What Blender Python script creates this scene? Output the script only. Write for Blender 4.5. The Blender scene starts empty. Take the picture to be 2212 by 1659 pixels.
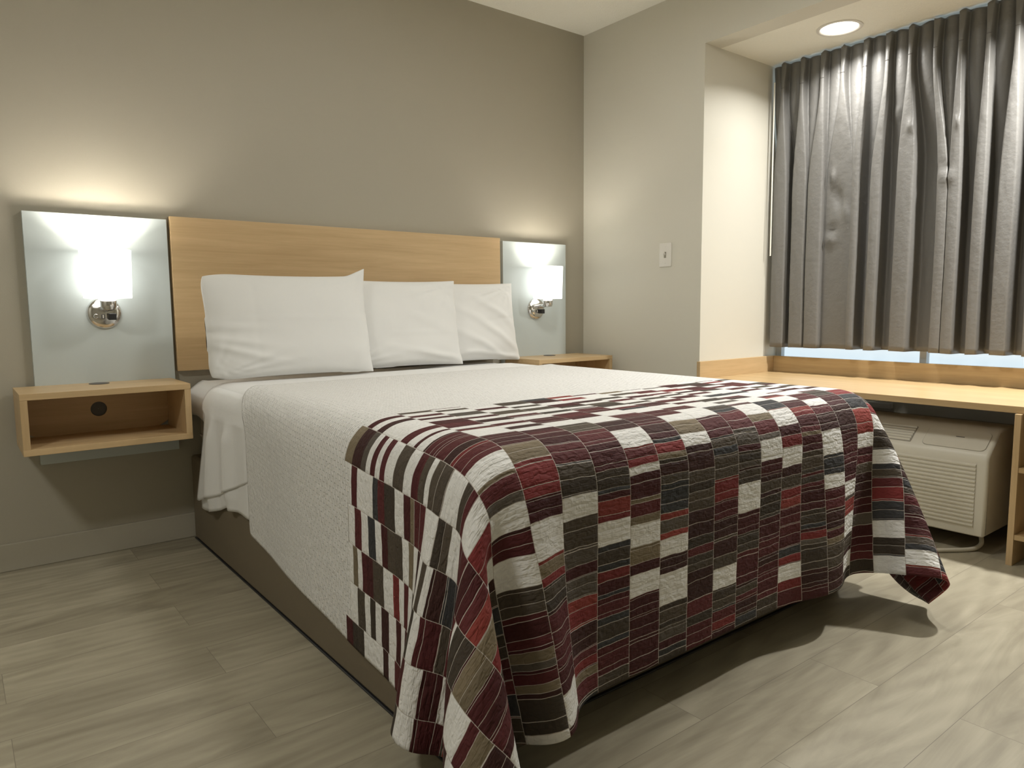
import bpy, bmesh, math
import numpy as np
from mathutils import Vector, Matrix, noise
SC = bpy.context.scene
C = SC.collection

# ------------------------------------------------------------------ camera
YAW, PITCH, ROLL, FPX = 0.66255043, 0.10489766, -0.00877285, 1553.26179
CAM = Vector((-2.93531108, -3.07664376, 0.918967659))
fw = Vector((math.sin(YAW)*math.cos(PITCH), math.cos(YAW)*math.cos(PITCH), -math.sin(PITCH)))
rt = Vector((math.cos(YAW), -math.sin(YAW), 0)); up = rt.cross(fw)
r2 = rt*math.cos(ROLL) + up*math.sin(ROLL); u2 = up*math.cos(ROLL) - rt*math.sin(ROLL)
cd = bpy.data.cameras.new('camera'); cam = bpy.data.objects.new('camera', cd); C.objects.link(cam)
cd.sensor_fit = 'HORIZONTAL'; cd.sensor_width = 36.0; cd.lens = FPX/2212*36.0; cd.clip_start = .02
M = Matrix((r2, u2, -fw)).transposed().to_4x4(); M.translation = CAM
cam.matrix_world = M
SC.camera = cam

# ------------------------------------------------------------------ light and exposure
SC.view_settings.view_transform = 'Standard'; SC.view_settings.look = 'None'
SC.view_settings.gamma = 1.0; SC.view_settings.use_curve_mapping = False
SC.view_settings.exposure = 0.0
SC.cycles.max_bounces = 10; SC.cycles.diffuse_bounces = 6; SC.cycles.use_denoising = True
wd = bpy.data.worlds.new('world'); SC.world = wd; wd.use_nodes = True
wd.node_tree.nodes['Background'].inputs[0].default_value = (1.0, .99, .91, 1)
wd.node_tree.nodes['Background'].inputs[1].default_value = .12

def area_lamp(name, loc, size, power, col, spread=180, rot=(0,0,0)):
    l = bpy.data.lights.new(name, 'AREA'); l.shape = 'DISK'; l.size = size; l.energy = power
    l.color = col; l.spread = math.radians(spread)
    o = bpy.data.objects.new(name, l); C.objects.link(o); o.location = loc; o.rotation_euler = rot
    return o
def point_lamp(name, loc, r, power, col):
    l = bpy.data.lights.new(name, 'POINT'); l.energy = power; l.color = col; l.shadow_soft_size = r
    o = bpy.data.objects.new(name, l); C.objects.link(o); o.location = loc
    return o
DOWNLIGHTS = [(.335, -1.315), (.335, -2.30)]
for (x, y), pw in zip(DOWNLIGHTS, (9.5, 37)):
    area_lamp('downlight_lamp', (x, y, 2.158), .10, pw, (1, .98, .935), 146)
# two unseen overhead fill lamps, added to brighten bed top and left side
FILL_LAMPS = [(-1.25, -1.55), (-3.85, -2.0)]
for (x, y), pw in zip(FILL_LAMPS, (14.5, 22)):
    area_lamp('fill_lamp', (x, y, 2.380), .34, pw, (1, .985, .925), 180)

# ------------------------------------------------------------------ helpers
def lin(r, g, b):
    f = lambda c: (c/255/12.92 if c/255 <= .04045 else ((c/255+.055)/1.055)**2.4)
    return (f(r), f(g), f(b), 1)
def mat(name):
    m = bpy.data.materials.new(name); m.use_nodes = True
    nt = m.node_tree; return m, nt, nt.nodes['Principled BSDF']
def N(nt, t, **kw):
    n = nt.nodes.new(t)
    for k, v in kw.items():
        if k in n.inputs.keys() and not hasattr(n, k): n.inputs[k].default_value = v
        else: setattr(n, k, v)
    return n
def plain(name, col, rough=.5, metal=0, spec=.5, **kw):
    m, nt, b = mat(name)
    b.inputs['Base Color'].default_value = col; b.inputs['Roughness'].default_value = rough
    b.inputs['Metallic'].default_value = metal; b.inputs['Specular IOR Level'].default_value = spec
    for k, v in kw.items(): b.inputs[k.replace('_', ' ')].default_value = v
    return m
def bumped(name, col, rough, scale, strength, dist=.002, vec=(1,1,1), detail=3, var=0.0):
    """plain colour with a fine noise relief and a slight tone variation"""
    m, nt, b = mat(name); L = nt.links.new
    b.inputs['Roughness'].default_value = rough
    tc = N(nt, 'ShaderNodeTexCoord'); mp = N(nt, 'ShaderNodeMapping'); mp.inputs['Scale'].default_value = vec
    L(tc.outputs['Object'], mp.inputs['Vector'])
    nz = N(nt, 'ShaderNodeTexNoise'); nz.inputs['Scale'].default_value = scale; nz.inputs['Detail'].default_value = detail
    L(mp.outputs[0], nz.inputs['Vector'])
    bp = N(nt, 'ShaderNodeBump'); bp.inputs['Strength'].default_value = strength; bp.inputs['Distance'].default_value = dist
    L(nz.outputs['Fac'], bp.inputs['Height']); L(bp.outputs[0], b.inputs['Normal'])
    mx = N(nt, 'ShaderNodeMix', data_type='RGBA')
    c2 = tuple(c*(1-var) for c in col[:3])+(1,)
    mx.inputs[6].default_value = c2; mx.inputs[7].default_value = col
    L(nz.outputs['Fac'], mx.inputs[0]); L(mx.outputs[2], b.inputs['Base Color'])
    return m
def emit(name, col, strength, base=(.8,.8,.8,1)):
    m, nt, b = mat(name); b.inputs['Base Color'].default_value = base
    b.inputs['Emission Color'].default_value = col; b.inputs['Emission Strength'].default_value = strength
    return m
def wood(name, c1, c2, axis, rough=.38, scale=1.0):
    """laminate with fine grain along one axis"""
    m, nt, b = mat(name); L = nt.links.new
    b.inputs['Roughness'].default_value = rough
    tc = N(nt, 'ShaderNodeTexCoord'); mp = N(nt, 'ShaderNodeMapping')
    s = [26*scale]*3; s['xyz'.index(axis)] = 1.3*scale
    mp.inputs['Scale'].default_value = s; L(tc.outputs['Object'], mp.inputs['Vector'])
    n1 = N(nt, 'ShaderNodeTexNoise'); n1.inputs['Scale'].default_value = 1.0; n1.inputs['Detail'].default_value = 6; n1.inputs['Roughness'].default_value = .62; n1.inputs['Distortion'].default_value = .6
    L(mp.outputs[0], n1.inputs['Vector'])
    n2 = N(nt, 'ShaderNodeTexNoise'); n2.inputs['Scale'].default_value = 5.0; n2.inputs['Detail'].default_value = 3
    L(mp.outputs[0], n2.inputs['Vector'])
    ad = N(nt, 'ShaderNodeMath', operation='MULTIPLY_ADD'); ad.inputs[1].default_value = .35; L(n2.outputs['Fac'], ad.inputs[0]); L(n1.outputs['Fac'], ad.inputs[2])
    rp = N(nt, 'ShaderNodeValToRGB'); rp.color_ramp.elements[0].position = .48; rp.color_ramp.elements[1].position = .86
    rp.color_ramp.elements[0].color = c2; rp.color_ramp.elements[1].color = c1
    L(ad.outputs[0], rp.inputs[0]); L(rp.outputs[0], b.inputs['Base Color'])
    bp = N(nt, 'ShaderNodeBump'); bp.inputs['Strength'].default_value = .12; bp.inputs['Distance'].default_value = .001
    L(ad.outputs[0], bp.inputs['Height']); L(bp.outputs[0], b.inputs['Normal'])
    return m

def thing(name, label, cat, loc=(0,0,0), group=None):
    o = bpy.data.objects.new(name, None); C.objects.link(o); o.location = loc
    o.empty_display_size = .05
    o['label'] = label; o['category'] = cat
    if group: o['group'] = group
    return o
def tag(o, label, cat, group=None):
    o['label'] = label; o['category'] = cat
    if group: o['group'] = group
    return o
def obj(name, bm, m, parent=None, smooth=False, origin=None, angle=None, label=None):
    """link bm (world coordinates) as one mesh object"""
    bmesh.ops.recalc_face_normals(bm, faces=bm.faces)
    chain = []; p = parent
    off = Vector((0,0,0))
    while p is not None: off += p.location; p = p.parent
    org = Vector(origin) if origin is not None else off
    bmesh.ops.translate(bm, verts=bm.verts, vec=-org)
    me = bpy.data.meshes.new(name); bm.to_mesh(me); bm.free()
    me.materials.append(m)
    if smooth:
        for p_ in me.polygons: p_.use_smooth = True
        if angle: me.set_sharp_from_angle(angle=math.radians(angle))
    o = bpy.data.objects.new(name, me); C.objects.link(o); o.location = org - off
    if parent is not None: o.parent = parent
    if label: o['label'] = label
    return o
def struct(name, bm, m):
    o = obj(name, bm, m); o['kind'] = 'structure'; return o
def box(bm, x0, x1, y0, y1, z0, z1, bev=0, seg=2):
    r = bmesh.ops.create_cube(bm, size=1)
    for v in r['verts']:
        v.co = ((x0+x1)/2+v.co.x*(x1-x0), (y0+y1)/2+v.co.y*(y1-y0), (z0+z1)/2+v.co.z*(z1-z0))
    if bev:
        es = list({e for v in r['verts'] for e in v.link_edges})
        bmesh.ops.bevel(bm, geom=es, offset=bev, segments=seg, affect='EDGES', profile=.5)
    return bm
def nbox(*a, **k): return box(bmesh.new(), *a, **k)
def lathe(bm, prof, centre, axis='z', seg=48, cap0=False, cap1=False):
    """revolve [(radius, offset)] about an axis through centre"""
    cx, cy, cz = centre; rings = []
    for r, h in prof:
        ring = []
        for k in range(seg):
            a = 2*math.pi*k/seg; c, s = r*math.cos(a), r*math.sin(a)
            if axis == 'z': p = (cx+c, cy+s, cz+h)
            elif axis == 'y': p = (cx+c, cy+h, cz+s)
            else: p = (cx+h, cy+c, cz+s)
            ring.append(bm.verts.new(p))
        rings.append(ring)
    for a, b in zip(rings, rings[1:]):
        for k in range(seg): bm.faces.new((a[k], a[(k+1)%seg], b[(k+1)%seg], b[k]))
    if cap0: bm.faces.new(rings[0])
    if cap1: bm.faces.new(rings[-1])
    return bm
def tube(bm, pts, r, seg=10, closed=False):
    pts = [Vector(p) for p in pts]; rings = []; n = len(pts); prev = None
    for i, p in enumerate(pts):
        t = (pts[min(i+1, n-1)]-pts[max(i-1, 0)]).normalized()
        if prev is None:
            a = Vector((0,0,1)) if abs(t.z) < .9 else Vector((1,0,0))
            u = t.cross(a).normalized()
        else: u = (prev - t*prev.dot(t)).normalized()
        prev = u; v = t.cross(u)
        rings.append([bm.verts.new(p+(u*math.cos(2*math.pi*k/seg)+v*math.sin(2*math.pi*k/seg))*r) for k in range(seg)])
    for a, b in zip(rings, rings[1:]):
        for k in range(seg): bm.faces.new((a[k], a[(k+1)%seg], b[(k+1)%seg], b[k]))
    bm.faces.new(rings[0]); bm.faces.new(rings[-1])
    return bm
def spline(ctrl, n=12):
    P = [Vector(c) for c in ctrl]; P = [2*P[0]-P[1]]+P+[2*P[-1]-P[-2]]; out = []
    for i in range(1, len(P)-2):
        for k in range(n):
            t = k/n; a, b, c, d = P[i-1:i+3]
            out.append(.5*((2*b)+(c-a)*t+(2*a-5*b+4*c-d)*t*t+(3*b-a-3*c+d)*t**3))
    out.append(P[-2]); return out
def grid(bm, pts, flip=False):
    V = [[bm.verts.new(p) for p in row] for row in pts]
    for a, b in zip(V, V[1:]):
        for k in range(len(a)-1): bm.faces.new((a[k], b[k], b[k+1], a[k+1]))
    return V
def sm(a, b, x):
    t = max(0., min(1., (x-a)/(b-a))); return t*t*(3-2*t)

# ------------------------------------------------------------------ materials
M_taupe = bumped('taupe_wall_paint', (.42, .39, .315, 1), .62, 260, .22, .0008, var=.04)
M_greige = bumped('greige_wall_paint', (.66, .64, .56, 1), .55, 260, .22, .0008, var=.03)
M_ceil = bumped('textured_ceiling', (.88, .87, .79, 1), .85, 130, .55, .003, var=.06)
M_panel = bumped('pale_grey_laminate', (.53, .585, .585, 1), .33, 300, .08, .0006, var=.02)
M_oak_x = wood('oak_laminate_x', (.62, .445, .245, 1), (.51, .355, .185, 1), 'x')
M_oak_y = wood('oak_laminate_y', (.54, .385, .20, 1), (.43, .295, .145, 1), 'y', .34)
M_oak_z = wood('oak_laminate_z', (.60, .43, .24, 1), (.49, .34, .175, 1), 'z', .36)
M_white = plain('white_plastic', (.74, .72, .67, 1), .4)
M_offwhite = bumped('ivory_plastic', (.62, .59, .50, 1), .42, 500, .05, .0005)
M_groove = plain('ivory_plastic_groove', (.30, .28, .23, 1), .6)
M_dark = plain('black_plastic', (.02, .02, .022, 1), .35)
M_chrome = plain('polished_chrome', (.72, .71, .70, 1), .12, 1)
M_grey_plastic = plain('grey_plastic', (.10, .095, .09, 1), .5)
M_cotton = bumped('white_cotton', (.74, .74, .725, 1), .8, 16, .12, .004, detail=3)
M_cotton2 = bumped('white_sheet', (.78, .78, .775, 1), .72, 38, .18, .004, detail=4)
M_mattress = bumped('beige_mattress_ticking', (.47, .41, .345, 1), .5, 25, .5, .01, (1,1,3))
M_base = bumped('brown_base_fabric', (.185, .150, .100, 1), .75, 420, .35, .001, var=.12)
M_wand = plain('white_rod', (.78, .76, .68, 1), .35)
M_frame = plain('window_frame', (.55, .57, .58, 1), .4)

def make_floor():
    m, nt, b = mat('grey_oak_vinyl_plank'); L = nt.links.new
    tc = N(nt, 'ShaderNodeTexCoord')
    br = N(nt, 'ShaderNodeTexBrick'); br.offset = .37; br.offset_frequency = 2
    br.inputs['Scale'].default_value = 1; br.inputs['Brick Width'].default_value = 1.22; br.inputs['Row Height'].default_value = .178
    br.inputs['Mortar Size'].default_value = .0007; br.inputs['Mortar Smooth'].default_value = .2; br.inputs['Bias'].default_value = 0
    br.inputs['Color1'].default_value = (0,0,0,1); br.inputs['Color2'].default_value = (1,1,1,1); br.inputs['Mortar'].default_value = (.5,.5,.5,1)
    L(tc.outputs['Object'], br.inputs['Vector'])
    # every plank gets its own stretch of grain
    sh = N(nt, 'ShaderNodeVectorMath', operation='MULTIPLY'); sh.inputs[1].default_value = (7.3, 3.1, 5.7); L(br.outputs['Color'], sh.inputs[0])
    ad = N(nt, 'ShaderNodeVectorMath', operation='ADD'); L(tc.outputs['Object'], ad.inputs[0]); L(sh.outputs[0], ad.inputs[1])
    mp = N(nt, 'ShaderNodeMapping'); mp.inputs['Scale'].default_value = (1.0, 5.5, 1); L(ad.outputs[0], mp.inputs['Vector'])
    n1 = N(nt, 'ShaderNodeTexNoise'); n1.inputs['Scale'].default_value = 1.7; n1.inputs['Detail'].default_value = 7; n1.inputs['Roughness'].default_value = .6; n1.inputs['Distortion'].default_value = 1.4
    L(mp.outputs[0], n1.inputs['Vector'])
    n2 = N(nt, 'ShaderNodeTexNoise'); n2.inputs['Scale'].default_value = 9; n2.inputs['Detail'].default_value = 3
    L(mp.outputs[0], n2.inputs['Vector'])
    # cathedral rings
    wv = N(nt, 'ShaderNodeTexWave', wave_type='RINGS', rings_direction='Z'); wv.inputs['Scale'].default_value = 1.5; wv.inputs['Distortion'].default_value = 9; wv.inputs['Detail'].default_value = 2.5; wv.inputs['Detail Scale'].default_value = .7
    L(mp.outputs[0], wv.inputs['Vector'])
    rp = N(nt, 'ShaderNodeValToRGB'); e = rp.color_ramp.elements
    e[0].position = .22; e[0].color = (.235, .207, .150, 1); e[1].position = .80; e[1].color = (.45, .41, .31, 1)
    mid = rp.color_ramp.elements.new(.52); mid.color = (.34, .306, .226, 1)
    a1 = N(nt, 'ShaderNodeMath', operation='MULTIPLY_ADD'); a1.inputs[1].default_value = .16; L(n2.outputs['Fac'], a1.inputs[0]); L(n1.outputs['Fac'], a1.inputs[2])
    a2 = N(nt, 'ShaderNodeMath', operation='MULTIPLY_ADD'); a2.inputs[1].default_value = .09; L(wv.outputs['Fac'], a2.inputs[0]); L(a1.outputs[0], a2.inputs[2])
    a3 = N(nt, 'ShaderNodeMath', operation='MULTIPLY_ADD'); a3.inputs[1].default_value = .18; L(br.outputs['Color'], a3.inputs[0]); L(a2.outputs[0], a3.inputs[2])
    a4 = N(nt, 'ShaderNodeMath', operation='SUBTRACT'); a4.inputs[1].default_value = .20; L(a3.outputs[0], a4.inputs[0])
    L(a4.outputs[0], rp.inputs[0])
    mx = N(nt, 'ShaderNodeMix', data_type='RGBA'); mx.inputs[7].default_value = (.19, .17, .13, 1)
    L(br.outputs['Fac'], mx.inputs[0]); L(rp.outputs[0], mx.inputs[6]); L(mx.outputs[2], b.inputs['Base Color'])
    b.inputs['Roughness'].default_value = .42; b.inputs['Specular IOR Level'].default_value = .4
    bp = N(nt, 'ShaderNodeBump'); bp.inputs['Strength'].default_value = .15; bp.inputs['Distance'].default_value = .001
    L(a1.outputs[0], bp.inputs['Height']); L(bp.outputs[0], b.inputs['Normal'])
    return m
M_floor = make_floor()

# ------------------------------------------------------------------ the room
XL, YR, H, SOF, YN, XW = -4.9, -5.2, 2.44, 2.167, -.834, .70
YN2 = -3.2
struct('floor', nbox(XL, .9, YR, .12, -.1, 0), M_floor)
struct('ceiling', nbox(XL, .9, YR, .12, H, H+.1), M_ceil)
struct('wall_back', nbox(XL, .0, 0, .12, 0, H), M_taupe)
struct('wall_front', nbox(XL, .9, YR-.12, YR, 0, H), M_greige)
struct('wall_left', nbox(XL-.12, XL, YR-.12, .12, 0, H), M_greige)
struct('wall_right', nbox(0, .12, YN+.0, .12, 0, H), M_greige)
struct('wall_header', nbox(0, .12, YN2, YN, SOF, H), M_greige)
struct('wall_corner', nbox(0, .12, YR, YN2, 0, H), M_greige)
struct('wall_niche', nbox(.12, XW+.12, YN, YN+.12, 0, H), M_greige)
struct('wall_reveal', nbox(.12, XW+.12, YN2-.12, YN2, 0, H), M_greige)
struct('ceiling_niche', nbox(.12, XW+.12, YN2, YN, SOF, SOF+.1), M_ceil)
struct('wall_window', nbox(XW, XW+.12, YN2, YN, 0, .60), M_greige)
b_ = bmesh.new(); box(b_, XL, 0, -.012, 0, 0, .1, .003)
struct('baseboard_back', b_, M_taupe)
struct('baseboard_right', nbox(-.012, 0, YN, -.012, 0, .1, .003), M_greige)
# window behind the curtain: frame, one mullion, two bright frosted panes
wf = bmesh.new()
Y0, Y1 = YN2, YN
box(wf, XW-.02, XW+.05, Y0, Y1, .60, .625); box(wf, XW-.02, XW+.05, Y0, Y1, SOF-.03, SOF)
for y in (Y0+.015, Y1-.015, -1.60, -2.45): box(wf, XW-.021, XW+.051, y-.015, y+.015, .60, SOF)
win = struct('window_1', wf, M_frame)
m_day, nt, b = mat('daylit_frosted_glass'); b.inputs['Base Color'].default_value = (.6,.65,.7,1)
b.inputs['Emission Color'].default_value = (.72, .87, .97, 1); b.inputs['Emission Strength'].default_value = .85
pane = obj('window_pane', nbox(XW+.012, XW+.02, Y0, Y1, .60, SOF), m_day, win, origin=None); pane.location -= win.location

# ------------------------------------------------------------------ headboard and lamp panels
HB = (-2.232, -.630)
o = obj('headboard', nbox(HB[0], HB[1], -.031, -.0015, .683, 1.285, .0015), M_oak_x, origin=(-1.431, 0, .683))
tag(o, 'wide flat oak-veneer headboard panel on the wall behind the three pillows', 'headboard')
for x0, x1, lb in ((-2.708, -2.243, 'pale grey wall panel left of the headboard, behind the brighter lamp'),
                   (-.609, -.163, 'pale grey wall panel right of the headboard, near the room corner')):
    o = obj('wall_panel', nbox(x0, x1, -.026, 0, .372, 1.272, .001), M_panel, origin=((x0+x1)/2, 0, .372))
    tag(o, lb, 'wall panel', 'lamp panels beside the headboard')

# ------------------------------------------------------------------ sconces
def sconce(px, label, shade_e, lamp_w):
    zc, ys, t0 = .915, -.128, -.026
    t = thing('wall_sconce', label, 'wall lamp', (px, t0, zc), 'wall lamps beside the bed')
    bm = bmesh.new()
    lathe(bm, [(0.0005,-.019),(.020,-.0185),(.040,-.0165),(.052,-.012),(.0575,-.006),(.0585,0)], (px, t0, zc), 'y', 64)
    obj('backplate', bm, M_chrome, t, True, angle=50)
    bm = bmesh.new()
    tube(bm, spline([(px, t0-.012, zc+.012), (px, t0-.045, zc+.014), (px, ys+.02, zc+.018), (px, ys, zc+.028)], 8), .0105, 16)
    obj('arm', bm, M_chrome, t, True, angle=50)
    bm = bmesh.new()
    lathe(bm, [(.006,.008),(.022,.012),(.026,.022),(.027,.044),(.024,.052)], (px, ys, zc), 'z', 40, True, True)
    obj('socket_cup', bm, M_chrome, t, True, angle=40)
    # opal shade: open top, closed bottom, slightly wider at the top
    bm = bmesh.new()
    lathe(bm, [(.020,.0525),(.076,.0525),(.0772,.056),(.0825,.224),(.0808,.224),(.0755,.058),(.020,.0565)], (px, ys, zc), 'z', 64)
    me = emit('opal_glass_'+('l' if shade_e > 3 else 'r'), (1, .965, .89, 1), shade_e)
    obj('lamp_shade', bm, me, t, True, angle=50, label='glowing white drum shade')
    # controls on the plate
    fy = t0-.0165
    bm = bmesh.new(); lathe(bm, [(.0085,.003),(.0085,-.010),(.007,-.012),(.0005,-.0125)], (px-.031, fy, zc-.012), 'y', 24)
    obj('rotary_switch', bm, M_chrome, t, True, angle=40, label='small round chrome switch')
    u = obj('usb_port', nbox(px-.0135, px-.0015, fy-.006, fy+.004, zc-.021, zc-.005, .001), M_grey_plastic, t, label='small grey charging port')
    obj('port_tongue', nbox(px-.0095, px-.0055, fy-.0068, fy-.002, zc-.019, zc-.007), M_white, u)
    obj('rocker_outlet', nbox(px+.009, px+.034, fy-.022, fy+.006, zc-.026, zc-.002, .002), M_dark, t, label='black square outlet block')
    point_lamp('sconce_bulb', (px, ys, zc+.150), .02, lamp_w, (1, .93, .80))
    return t
sconce(-2.475, 'brighter chrome wall lamp with glowing white drum shade, left of the bed', 3.4, 12.0)
sconce(-.386, 'chrome wall lamp with white drum shade on the right panel, near the corner', 2.0, 4.6)

# ------------------------------------------------------------------ floating nightstands
def nightstand(x0, x1, label):
    z0, z1, y0, th = .455, .658, -.309, .021
    t = thing('floating_nightstand', label, 'nightstand', ((x0+x1)/2, -.026, z0), 'floating nightstands')
    obj('top_panel', nbox(x0, x1, y0, -.0262, z1-th, z1, .001), M_oak_x, t)
    obj('bottom_panel', nbox(x0, x1, y0, -.0262, z0, z0+th, .001), M_oak_x, t)
    for a in (x0, x1-th): obj('side_panel', nbox(a, a+th, y0+.0005, -.0262, z0+th, z1-th, .0008), M_oak_z, t)
    xc = (x0+x1)/2
    # back board with a round cable hole
    bm = bmesh.new(); R = .027; zc = z0+.105; yb = -.034
    xa, xb, za, zb = x0+th, x1-th, z0+th, z1-th
    hole, outer = [], []
    for k in range(48):
        a = 2*math.pi*k/48; c, s = math.cos(a), math.sin(a)
        hole.append(bm.verts.new((xc+R*c, yb, zc+R*s)))
        tx = ((xb-xc)/c if c > 1e-6 else (xa-xc)/c if c < -1e-6 else 1e9)
        tz = ((zb-zc)/s if s > 1e-6 else (za-zc)/s if s < -1e-6 else 1e9)
        q = min(tx, tz); outer.append(bm.verts.new((xc+q*c, yb, zc+q*s)))
    for k in range(48): bm.faces.new((hole[k], hole[(k+1)%48], outer[(k+1)%48], outer[k]))
    back = obj('back_panel', bm, M_oak_x, t)
    md = back.modifiers.new('thick', 'SOLIDIFY'); md.thickness = .006; md.offset = 0
    bm = bmesh.new(); lathe(bm, [(.001,0),(R,0)], (xc, -.0285, zc), 'y', 32)
    obj('cable_hole', bm, M_grey_plastic, t, label='dark round cable hole in the back board')
    bm = bmesh.new(); lathe(bm, [(.033,-.002),(.033,.0022),(.029,.0028),(.001,.0028)], (xc, -.085, z1), 'z', 40)
    obj('cable_grommet', bm, M_grey_plastic, t, True, angle=40, label='flat dark grey cable grommet')
    return t
nightstand(-2.774, -2.258, 'floating oak nightstand with open cubby, left of the bed under the brighter lamp')
nightstand(-.600, -.075, 'floating oak nightstand behind the right side of the bed, by the corner')

# ------------------------------------------------------------------ light switch
t = thing('light_switch', 'white toggle light switch plate on the greige wall left of the window niche', 'light switch', (0, -.611, 1.185))
obj('cover_plate', nbox(-.006, 0, -.650, -.572, 1.125, 1.245, .0025, 3), M_white, t, True, angle=35)
tg = bmesh.new(); box(tg, -.0075, -.004, -.6175, -.6045, 1.170, 1.200); obj('toggle_slot', tg, M_groove, t)
tg = bmesh.new(); box(tg, -.018, -.006, -.615, -.607, 1.183, 1.193, .002)
for v in tg.verts:
    if v.co.x < -.012: v.co.z += .007
obj('toggle', tg, M_white, t)
for z in (1.142, 1.228):
    s_ = bmesh.new(); lathe(s_, [(.001,-.0072),(.0032,-.0068),(.0034,-.0055)], (0, -.611, z), 'x', 14); obj('screw', s_, M_white, t)

# ------------------------------------------------------------------ recessed lights
for (x, y), lb in zip(DOWNLIGHTS, ('recessed round ceiling light in the window niche, glowing white', 'recessed round ceiling light nearer the viewer in the niche, out of the photo frame')):
    t = thing('recessed_light', lb, 'ceiling light', (x, y, SOF), 'niche downlights')
    bm = bmesh.new(); lathe(bm, [(.098,0),(.097,-.004),(.088,-.006),(.082,-.004),(.079,.0)], (x, y, SOF), 'z', 64)
    obj('trim_ring', bm, M_white, t, True, angle=60)
    bm = bmesh.new(); lathe(bm, [(.081,-.001),(.070,-.006),(.045,-.0085),(.001,-.009)], (x, y, SOF+.002), 'z', 48)
    obj('lens', bm, emit('lit_lens', (1, .96, .88, 1), 6), t, True, label='glowing diffuser lens')

for (x, y), lb in zip(FILL_LAMPS, ('added fill lamp fixture above the bed, out of view', 'added fill lamp fixture left of the bed, out of view')):  # made-up glowing fixtures to go with the added fill lamps
    t = thing('fill_lamp_fixture', lb, 'ceiling light', (x, y, H), 'added fill lamps')
    bm = bmesh.new(); lathe(bm, [(.20,0),(.20,-.022),(.19,-.026),(.185,-.024)], (x, y, H), 'z', 64)
    obj('rim', bm, M_white, t, True, angle=40)
    bm = bmesh.new(); lathe(bm, [(.186,-.02),(.185,-.030),(.16,-.044),(.10,-.052),(.001,-.054)], (x, y, H), 'z', 48)
    obj('diffuser', bm, emit('fill_diffuser', (1, .965, .89, 1), 3.0), t, True)

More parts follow.
